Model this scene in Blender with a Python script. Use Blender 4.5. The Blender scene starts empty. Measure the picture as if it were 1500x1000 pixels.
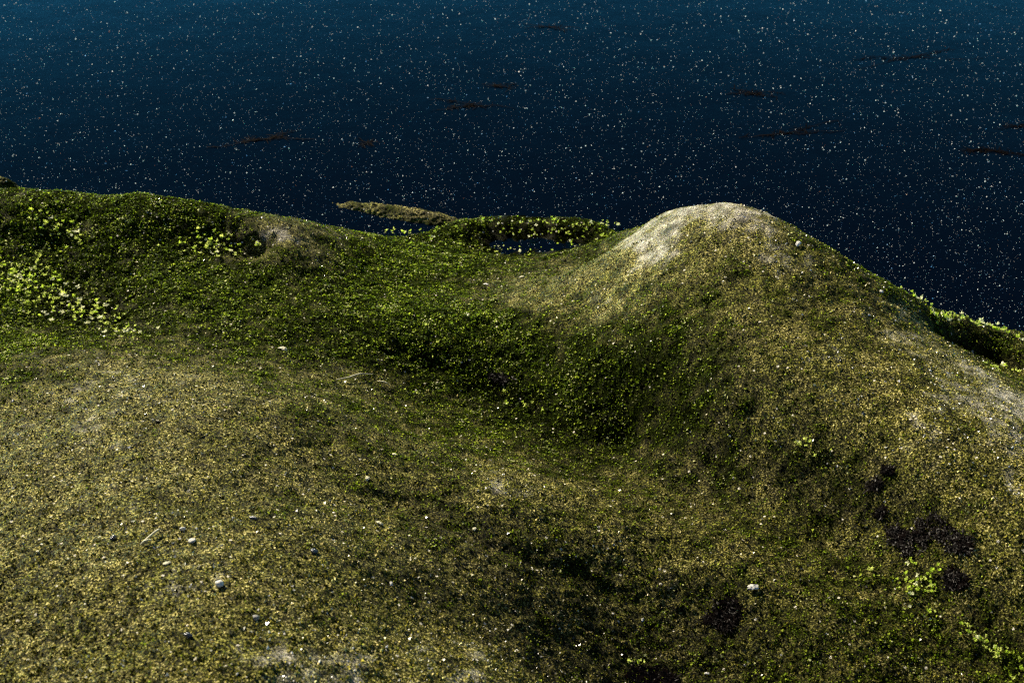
import bpy, bmesh, math, random
import numpy as np
from mathutils import Vector, Matrix

random.seed(11)
rng = np.random.default_rng(11)
scene = bpy.context.scene
COL = scene.collection

# ------------------------------------------------------------------ camera
cam_data = bpy.data.cameras.new("camera")
cam = bpy.data.objects.new("camera", cam_data)
COL.objects.link(cam)
cam.location = (0.0, 0.0, 1.0)
cam.rotation_euler = (math.radians(90 - 35), 0, 0)
cam_data.lens = 50
cam_data.sensor_width = 36
cam_data.clip_start = 0.02
cam_data.clip_end = 4000
cam_data.dof.use_dof = True
cam_data.dof.focus_distance = 1.45
cam_data.dof.aperture_fstop = 16
scene.camera = cam

# ------------------------------------------------------------------ sky and sun
SUN_EL = math.radians(28)
SUN_AZ = math.radians(-38)          # measured from +y (away from the camera) towards +x
world = bpy.data.worlds.new("World")
scene.world = world
world.use_nodes = True
nt = world.node_tree
sky = nt.nodes.new("ShaderNodeTexSky")
sky.sky_type = 'NISHITA'
sky.sun_disc = False
sky.sun_elevation = SUN_EL
sky.sun_rotation = SUN_AZ
bg = nt.nodes["Background"]
bg.inputs[1].default_value = 0.05
sky.air_density = 0.5
sky.dust_density = 0.0
sky.ozone_density = 2.2
nt.links.new(sky.outputs[0], bg.inputs[0])

sun_data = bpy.data.lights.new("sun", 'SUN')
sun_data.energy = 5.0
sun_data.angle = math.radians(0.5)
sun_data.color = (1.0, 0.89, 0.69)
sun = bpy.data.objects.new("sun", sun_data)
COL.objects.link(sun)
to_sun = Vector((math.sin(SUN_AZ) * math.cos(SUN_EL), math.cos(SUN_AZ) * math.cos(SUN_EL), math.sin(SUN_EL)))
sun.rotation_euler = to_sun.to_track_quat('Z', 'Y').to_euler()
sun.location = to_sun * 5

scene.view_settings.view_transform = 'Standard'
scene.view_settings.look = 'None'
scene.view_settings.gamma = 1
scene.view_settings.exposure = 1.3
scene.view_settings.use_curve_mapping = False
scene.render.engine = 'CYCLES'
scene.cycles.use_denoising = False
scene.cycles.max_bounces = 5
scene.cycles.filter_width = 1.2

# ------------------------------------------------------------------ tables (metres; x right, y away, z up, water at 0)
CTRL = [(-0.6967,1.5784,0.13),
(-0.5916,1.5713,0.13),
(-0.4697,1.5626,0.13),
(-0.3828,1.5507,0.125),
(-0.3181,1.56,0.105),
(-0.2639,1.5894,0.075),
(-0.21,1.6432,0.03),
(-0.6712,1.4878,0.115),
(-0.5423,1.4979,0.109),
(-0.4311,1.4909,0.118),
(-0.3576,1.4899,0.107),
(-0.2817,1.4878,0.115),
(-0.2278,1.5054,0.085),
(-0.6444,1.3896,0.095),
(-0.533,1.3896,0.095),
(-0.462,1.3542,0.09),
(-0.3962,1.3887,0.105),
(-0.3234,1.4263,0.1),
(-0.2644,1.4042,0.095),
(-0.5684,1.1895,0.15),
(-0.4561,1.1895,0.15),
(-0.3616,1.2299,0.13),
(-0.2942,1.2511,0.115),
(-0.232,1.3329,0.095),
(-0.523,1.0574,0.165),
(-0.3997,1.0462,0.19),
(-0.2837,1.0397,0.195),
(-0.2011,1.1133,0.155),
(-0.447,0.8468,0.205),
(-0.3144,0.8042,0.245),
(-0.2082,0.7988,0.25),
(-0.273,0.6459,0.27),
(-0.3862,0.6769,0.235),
(-0.1795,0.6371,0.28),
(-0.1758,1.661,0.012),
(-0.122,1.6867,0),
(-0.1199,1.6515,0.008),
(-0.1251,1.4616,0.058),
(-0.1558,1.3407,0.085),
(-0.0781,1.3411,0.08),
(-0.0827,1.2544,0.062),
(-0.1044,1.1397,0.1),
(0,1.5999,0.016),
(-0.0631,1.6035,0.018),
(0.0894,1.5941,0.03),
(-0.0433,1.5293,0.035),
(0.0247,1.443,0.07),
(0.0834,1.4767,0.08),
(0.0383,1.3151,0.096),
(0.0375,1.2572,0.074),
(0.0074,1.2171,0.053),
(-0.0633,1.0114,0.145),
(-0.0911,0.9527,0.155),
(0,0.964,0.145),
(0.0603,0.9177,0.122),
(-0.1362,0.8361,0.215),
(-0.0566,0.8623,0.175),
(-0.0882,0.7664,0.21),
(-0.0274,0.8101,0.165),
(-0.0954,0.6769,0.235),
(-0.0249,0.7079,0.2),
(0.055,0.7804,0.118),
(0.0284,0.8401,0.134),
(0.0872,0.8524,0.105),
(0.0708,1.1454,0.064),
(0.1762,1.5218,0.125),
(0.2012,1.4647,0.168),
(0.2353,1.4288,0.192),
(0.2786,1.4084,0.2),
(0.3069,1.3878,0.195),
(0.3431,1.3652,0.18),
(0.3887,1.3487,0.158),
(0.1287,1.3267,0.145),
(0.0777,1.3523,0.11),
(0.11,1.2553,0.13),
(0.1576,1.2264,0.15),
(0.1415,1.1828,0.12),
(0.1279,1.1619,0.078),
(0.1874,1.3308,0.178),
(0.1811,1.2611,0.17),
(0.2068,1.1685,0.165),
(0.2021,1.1108,0.14),
(0.1995,1.0622,0.102),
(0.2592,1.1639,0.185),
(0.2738,1.271,0.198),
(0.3144,1.2084,0.188),
(0.2623,1.0739,0.152),
(0.2818,1.0139,0.122),
(0.3231,1.0656,0.175),
(0.3233,0.963,0.117),
(0.1122,0.9712,0.122),
(0.1808,0.9177,0.122),
(0.1467,0.8568,0.092),
(0.1985,0.8052,0.09),
(0.2619,0.8595,0.114),
(0.4436,1.3358,0.13),
(0.4019,1.1825,0.172),
(0.4561,1.1895,0.15),
(0.4164,1.0565,0.182),
(0.3595,0.9937,0.168),
(0.3879,0.9226,0.15),
(0.3529,0.8756,0.114),
(0.4124,0.8151,0.112),
(0.4417,0.7743,0.125),
(0.5206,1.3389,0.09),
(0.5449,1.3368,0.082),
(0.5191,1.3002,0.084),
(0.5846,1.3346,0.075),
(0.5627,1.2653,0.082),
(0.6144,1.2848,0.08),
(0.4851,1.1425,0.15),
(0.4956,1.0717,0.162),
(0.5101,1.0168,0.165),
(0.4276,0.9794,0.18),
(0.442,0.9213,0.175),
(0.4213,0.8689,0.145),
(0.4619,0.8588,0.155),
(0.3085,0.7964,0.1),
(-0.7037,1.6284,0.085),
(-0.7106,1.6984,-0.01),
(-0.7316,1.8784,-0.16),
(-0.4744,1.6126,0.085),
(-0.479,1.6826,-0.01),
(-0.4931,1.8626,-0.16),
(-0.3213,1.61,0.06),
(-0.3245,1.68,-0.035),
(-0.334,1.86,-0.16),
(-0.2121,1.6932,-0.015),
(-0.2142,1.7632,-0.11),
(-0.2205,1.9432,-0.16),
(-0.1036,1.7268,-0.037),
(-0.1046,1.7968,-0.132),
(-0.1077,1.9768,-0.16),
(0.2033,1.5147,0.123),
(0.2053,1.5847,0.028),
(0.2113,1.7647,-0.16),
(0.2586,1.4631,0.155),
(0.2612,1.5331,0.06),
(0.2688,1.7131,-0.16),
(0.3463,1.4137,0.135),
(0.3497,1.4837,0.04),
(0.36,1.6637,-0.16),
(0.4454,1.3781,0.09),
(0.4498,1.4481,-0.005),
(0.4631,1.6281,-0.16),
(0.5262,1.3903,0.045),
(0.5314,1.4603,-0.05),
(0.547,1.6403,-0.16),
(0.5904,1.3846,0.03),
(0.5963,1.4546,-0.065),
(0.6138,1.6346,-0.16),
(-0.0802,1.7,0.012),
(-0.0568,1.705,0.013),
(-0.0237,1.705,0.014),
(0.0095,1.703,0.014),
(0.0661,1.7,0.013),
(0.1126,1.69,0.012),
(0.1446,1.68,0.01),
(0.0096,1.735,0.004),
(0.0768,1.73,0.003),
(-0.0368,1.655,-0.001),
(0.0092,1.653,-0.004),
(0.0642,1.652,-0.003),
(-0.028,1.68,0.004),
(0.0373,1.68,0.003),
(0.093,1.675,0.003),
(-0.059,1.77,-0.06),
(0.0099,1.78,-0.06),
(0.0786,1.77,-0.06),
(0.1457,1.75,-0.06),
(0.129,1.66,0),
(0.1402,1.53,0.075),
(0.1205,1.55,0.045),
(0.1525,1.665,0.012),
(0.1637,1.62,0.045),
(0.1727,1.555,0.1),
(0.1746,1.7,-0.04),
(0.1821,1.64,0.015),
(0.2011,1.61,0.03),
(0.2165,1.56,0.06),
(-0.9,0.6,0.16),
(-0.9,1,0.13),
(-0.95,1.3,0.12),
(-1,1.55,0.11),
(-1,1.9,-0.1),
(0.8,0.6,0.08),
(0.85,0.9,0.1),
(0.9,1.1,-0.02),
(0.95,1.35,-0.1),
(1,1.7,-0.15),
(-0.4,0.4,0.27),
(0,0.4,0.19),
(0.4,0.4,0.08),
(0.1,0.62,0.12),
(-0.4,0.1,0.18),
(0,0.1,0.08),
(0.4,0.1,0.05),
(-0.9,0.1,0.15),
(0.9,0.1,0),
(0,2.2,-0.2),
(-1,2.2,-0.2),
(1,2.2,-0.2)]
COVER_SHADE = [(-0.6355,1.5481,0.8,0.05,0),
(-0.5471,1.5232,0.9,0,0),
(-0.4632,1.5339,0.95,0,0),
(-0.3795,1.5313,0.9,0.05,0),
(-0.3288,1.5249,0.6,0.4,0),
(-0.2911,1.4957,0.1,1,0),
(-0.2672,1.4993,0.2,0.7,0),
(-0.2298,1.5229,0.45,0.45,0),
(-0.3361,1.4868,0.7,0,0.95),
(-0.3822,1.4903,0.9,0,0.5),
(-0.2121,1.5113,0.95,0,0),
(-0.2697,1.4511,0.8,0.1,0),
(-0.5744,1.4569,0.9,0,0),
(-0.5968,1.3899,1,0,0),
(-0.5145,1.378,0.8,0,0.85),
(-0.4675,1.3454,0.8,0,0.95),
(-0.4246,1.3026,0.8,0,0.7),
(-0.5565,1.418,0.9,0,0.6),
(-0.5493,1.492,0.9,0,0.55),
(-0.4025,1.42,0.95,0,0),
(-0.3191,1.3981,0.95,0,0),
(-0.3434,1.3153,0.8,0.1,0),
(-0.3813,1.2514,0.5,0.2,0),
(-0.3152,1.2849,0.7,0.1,0.2),
(-0.5224,1.2381,0.85,0.1,0),
(-0.4911,1.1248,0.55,0.35,0),
(-0.4431,1.102,0.35,0.5,0),
(-0.3986,1.1108,0.15,0.7,0),
(-0.3446,1.1083,0.15,0.6,0),
(-0.3917,1.0181,0.1,0.65,0),
(-0.2838,1.0401,0.2,0.5,0),
(-0.2382,1.1379,0.5,0.3,0),
(-0.2262,1.2868,0.8,0.05,0.35),
(-0.1741,1.2875,0.9,0,0.45),
(-0.175,1.2233,0.35,0.45,0),
(-0.1634,1.0707,0.5,0.2,0.1),
(-0.111,1.058,0.55,0.1,0.2),
(-0.2134,0.9845,0.2,0.4,0),
(-0.4308,0.9592,0.15,0.45,0),
(-0.3152,0.9122,0.1,0.6,0),
(-0.3695,0.8218,0.15,0.35,0.1),
(-0.2863,0.7988,0.1,0.5,0),
(-0.226,0.7592,0.05,0.7,0),
(-0.3155,0.7115,0.15,0.3,0.1),
(-0.2318,0.6714,0.15,0.35,0),
(-0.1844,0.8084,0.2,0.4,0),
(-0.1616,0.7233,0.2,0.45,0),
(-0.1222,0.6702,0.05,0.8,0),
(-0.0732,0.6972,0.05,0.6,0),
(-0.0254,0.7274,0.05,0.75,0),
(-0.1532,1.4036,1,0,0),
(-0.1015,1.3408,1,0,0.1),
(-0.0391,1.3423,1,0,0),
(-0.1604,1.4888,1,0,0),
(-0.0874,1.5473,0.95,0,0),
(-0.099,1.2865,0.95,0,0.6),
(-0.0378,1.2643,0.9,0,0.9),
(0.0074,1.2324,0.9,0,0.95),
(0.0578,1.1842,0.85,0,0.95),
(0.1064,1.1499,0.8,0,0.85),
(0.0228,1.2873,1,0,0.3),
(0.0735,1.2339,1,0,0.5),
(-0.046,1.3005,1,0,0.4),
(0.1068,1.1579,0.8,0,0.7),
(-0.0805,1.2064,0.6,0.1,0.1),
(-0.0354,1.1515,0.6,0.1,0.1),
(0,1.4924,0.5,0.2,0),
(0.0401,1.4019,0.35,0.4,0),
(0.0992,1.3284,0.2,0.75,0),
(0.0807,1.4237,0.35,0.3,0),
(0.1159,1.3584,0.3,0.45,0),
(0.061,1.3115,0.6,0.25,0),
(0.1322,1.378,0.3,0.4,0),
(0.1243,1.2557,0.6,0.3,0.1),
(0.1086,1.2189,1,0,0.6),
(0.1495,1.2064,0.9,0,0.6),
(0.1411,1.1638,0.95,0,0.6),
(0.1907,1.1272,0.8,0,0.8),
(0.1703,1.1081,0.7,0,0.6),
(0.2006,1.1728,0.5,0.2,0.2),
(0.1434,1.428,0.05,1,0),
(0.1667,1.3898,0.05,1,0),
(0.1611,1.3665,0.1,1,0),
(0.1966,1.4278,0.1,1,0),
(0.2312,1.4011,0.1,0.95,0),
(0.2718,1.3684,0.05,1,0),
(0.2741,1.3301,0.15,0.9,0),
(0.2108,1.3495,0.45,0.3,0),
(0.2903,1.2865,0.2,0.85,0),
(0.2517,1.3576,0.05,0.95,0),
(0.2427,1.3098,0.5,0.25,0),
(0.2933,1.3082,0.35,0.5,0),
(0.3184,1.3657,0.7,0.2,0),
(0.3304,1.3463,0.6,0.2,0.1),
(0.3582,1.3269,0.7,0.1,0.2),
(0.3992,1.2977,0.7,0.1,0.3),
(0.1831,1.2835,0.45,0.25,0),
(0.2154,1.2541,0.5,0.2,0),
(0.2464,1.2214,0.4,0.35,0),
(0.3219,1.2535,0.5,0.25,0),
(0.3537,1.2277,0.4,0.4,0),
(0.2697,1.1428,0.3,0.5,0),
(0.3087,1.1377,0.2,0.6,0),
(0.3848,1.2021,0.25,0.7,0),
(0.4152,1.234,0.3,0.7,0),
(0.0913,1.1297,0.6,0.05,0.55),
(0.1689,1.0872,0.6,0,0.75),
(0.2115,1.056,0.5,0.05,0.85),
(0.2523,1.026,0.5,0.05,0.75),
(0.2864,1.0002,0.5,0,0.75),
(0.3286,0.9267,0.5,0,0.65),
(0.1348,1.0732,0.4,0.2,0.3),
(-0.0063,0.9933,0.1,0.8,0),
(0.0187,0.9776,0.2,0.7,0),
(0.0793,0.9355,0.25,0.5,0.05),
(-0.0441,1.003,0.5,0.1,0.15),
(-0.0658,0.9318,0.5,0.05,0.75),
(-0.0296,0.9125,0.5,0,0.75),
(0,0.9029,0.5,0,0.65),
(0.0476,0.9015,0.45,0.05,0.6),
(0.0432,0.9607,0.5,0.1,0.1),
(-0.1178,0.9872,0.4,0.3,0),
(-0.122,0.9047,0.3,0.35,0),
(-0.085,0.8697,0.35,0.3,0.2),
(-0.0398,0.8627,0.3,0.3,0.3),
(-0.0332,0.8231,0.15,0.6,0.1),
(-0.0548,0.8182,0.4,0,0.7),
(0,0.8257,0.25,0.1,0.6),
(0.0579,0.8554,0.4,0.05,0.7),
(0.0275,0.7947,0.35,0.05,0.75),
(0.0891,0.8877,0.4,0.05,0.55),
(0.0057,0.8605,0.3,0.1,0.5),
(0.0857,0.8242,0.5,0,0.7),
(0.1368,0.8852,0.4,0.15,0.3),
(0.1138,0.8113,0.5,0,0.9),
(-0.0978,0.7601,0.2,0.45,0.1),
(0.2329,1.0975,0.4,0.35,0.1),
(0.2634,1.0861,0.4,0.35,0.05),
(0.2717,1.0372,0.6,0.1,0.3),
(0.2351,0.9897,0.4,0.25,0.1),
(0.183,0.936,0.35,0.25,0.15),
(0.3045,1.0024,0.55,0,0.5),
(0.3316,0.9886,0.4,0.2,0.7),
(0.32,1.0408,0.4,0.4,0),
(0.2942,1.082,0.3,0.45,0),
(0.3216,0.9524,0.6,0,0.4),
(0.2764,0.9354,0.5,0.15,0.2),
(0.2237,0.8763,0.4,0.2,0.2),
(0.1809,0.852,0.4,0,0.8),
(0.235,0.8301,0.6,0,0.3),
(0.3682,1.0113,0.1,0.85,0),
(0.3745,0.9772,0.2,0.6,0),
(0.3569,1.0473,0.25,0.6,0),
(0.347,1.0947,0.3,0.5,0),
(0.432,1.1113,0.2,0.7,0),
(0.4832,1.179,0.05,1,0),
(0.4909,1.0979,0.05,1,0),
(0.4517,1.0203,0.1,0.8,0),
(0.4051,1.0134,0.2,0.6,0),
(0.4367,0.9455,0.15,0.6,0),
(0.402,0.9414,0.25,0.45,0.05),
(0.3541,0.9474,0.5,0.1,0.5),
(0.4041,0.892,0.3,0.35,0.1),
(0.3604,0.8862,0.65,0,0.4),
(0.3312,0.9102,0.55,0.05,0.3),
(0.4243,0.8535,0.3,0.3,0.1),
(0.3901,0.8375,0.6,0,0.7),
(0.4138,0.8004,0.6,0,0.4),
(0.3428,0.8242,0.5,0.1,0.3),
(0.2883,0.809,0.5,0.1,0.3),
(0.4921,1.2962,0.7,0.1,0.7),
(0.5168,1.2935,0.6,0,0.9),
(0.4782,1.3085,0.6,0,0.3),
(0.5577,1.2993,0.65,0.05,0.3),
(0.5092,1.1866,0.6,0.2,0.3),
(0.5198,1.1745,0.5,0.5,0),
(-0.1783,1.6868,0.95,0,0.3),
(-0.1015,1.6545,1,0,0.4),
(-0.0468,1.6883,0.8,0.2,0.3),
(0.0093,1.6771,0.8,0,0.8),
(0.0933,1.6744,0.7,0,0.7),
(0.1124,1.6894,0.9,0,0.1),
(0.0092,1.6364,0.6,0.2,0.2),
(-0.0634,1.6134,1,0,0.1)]
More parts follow.
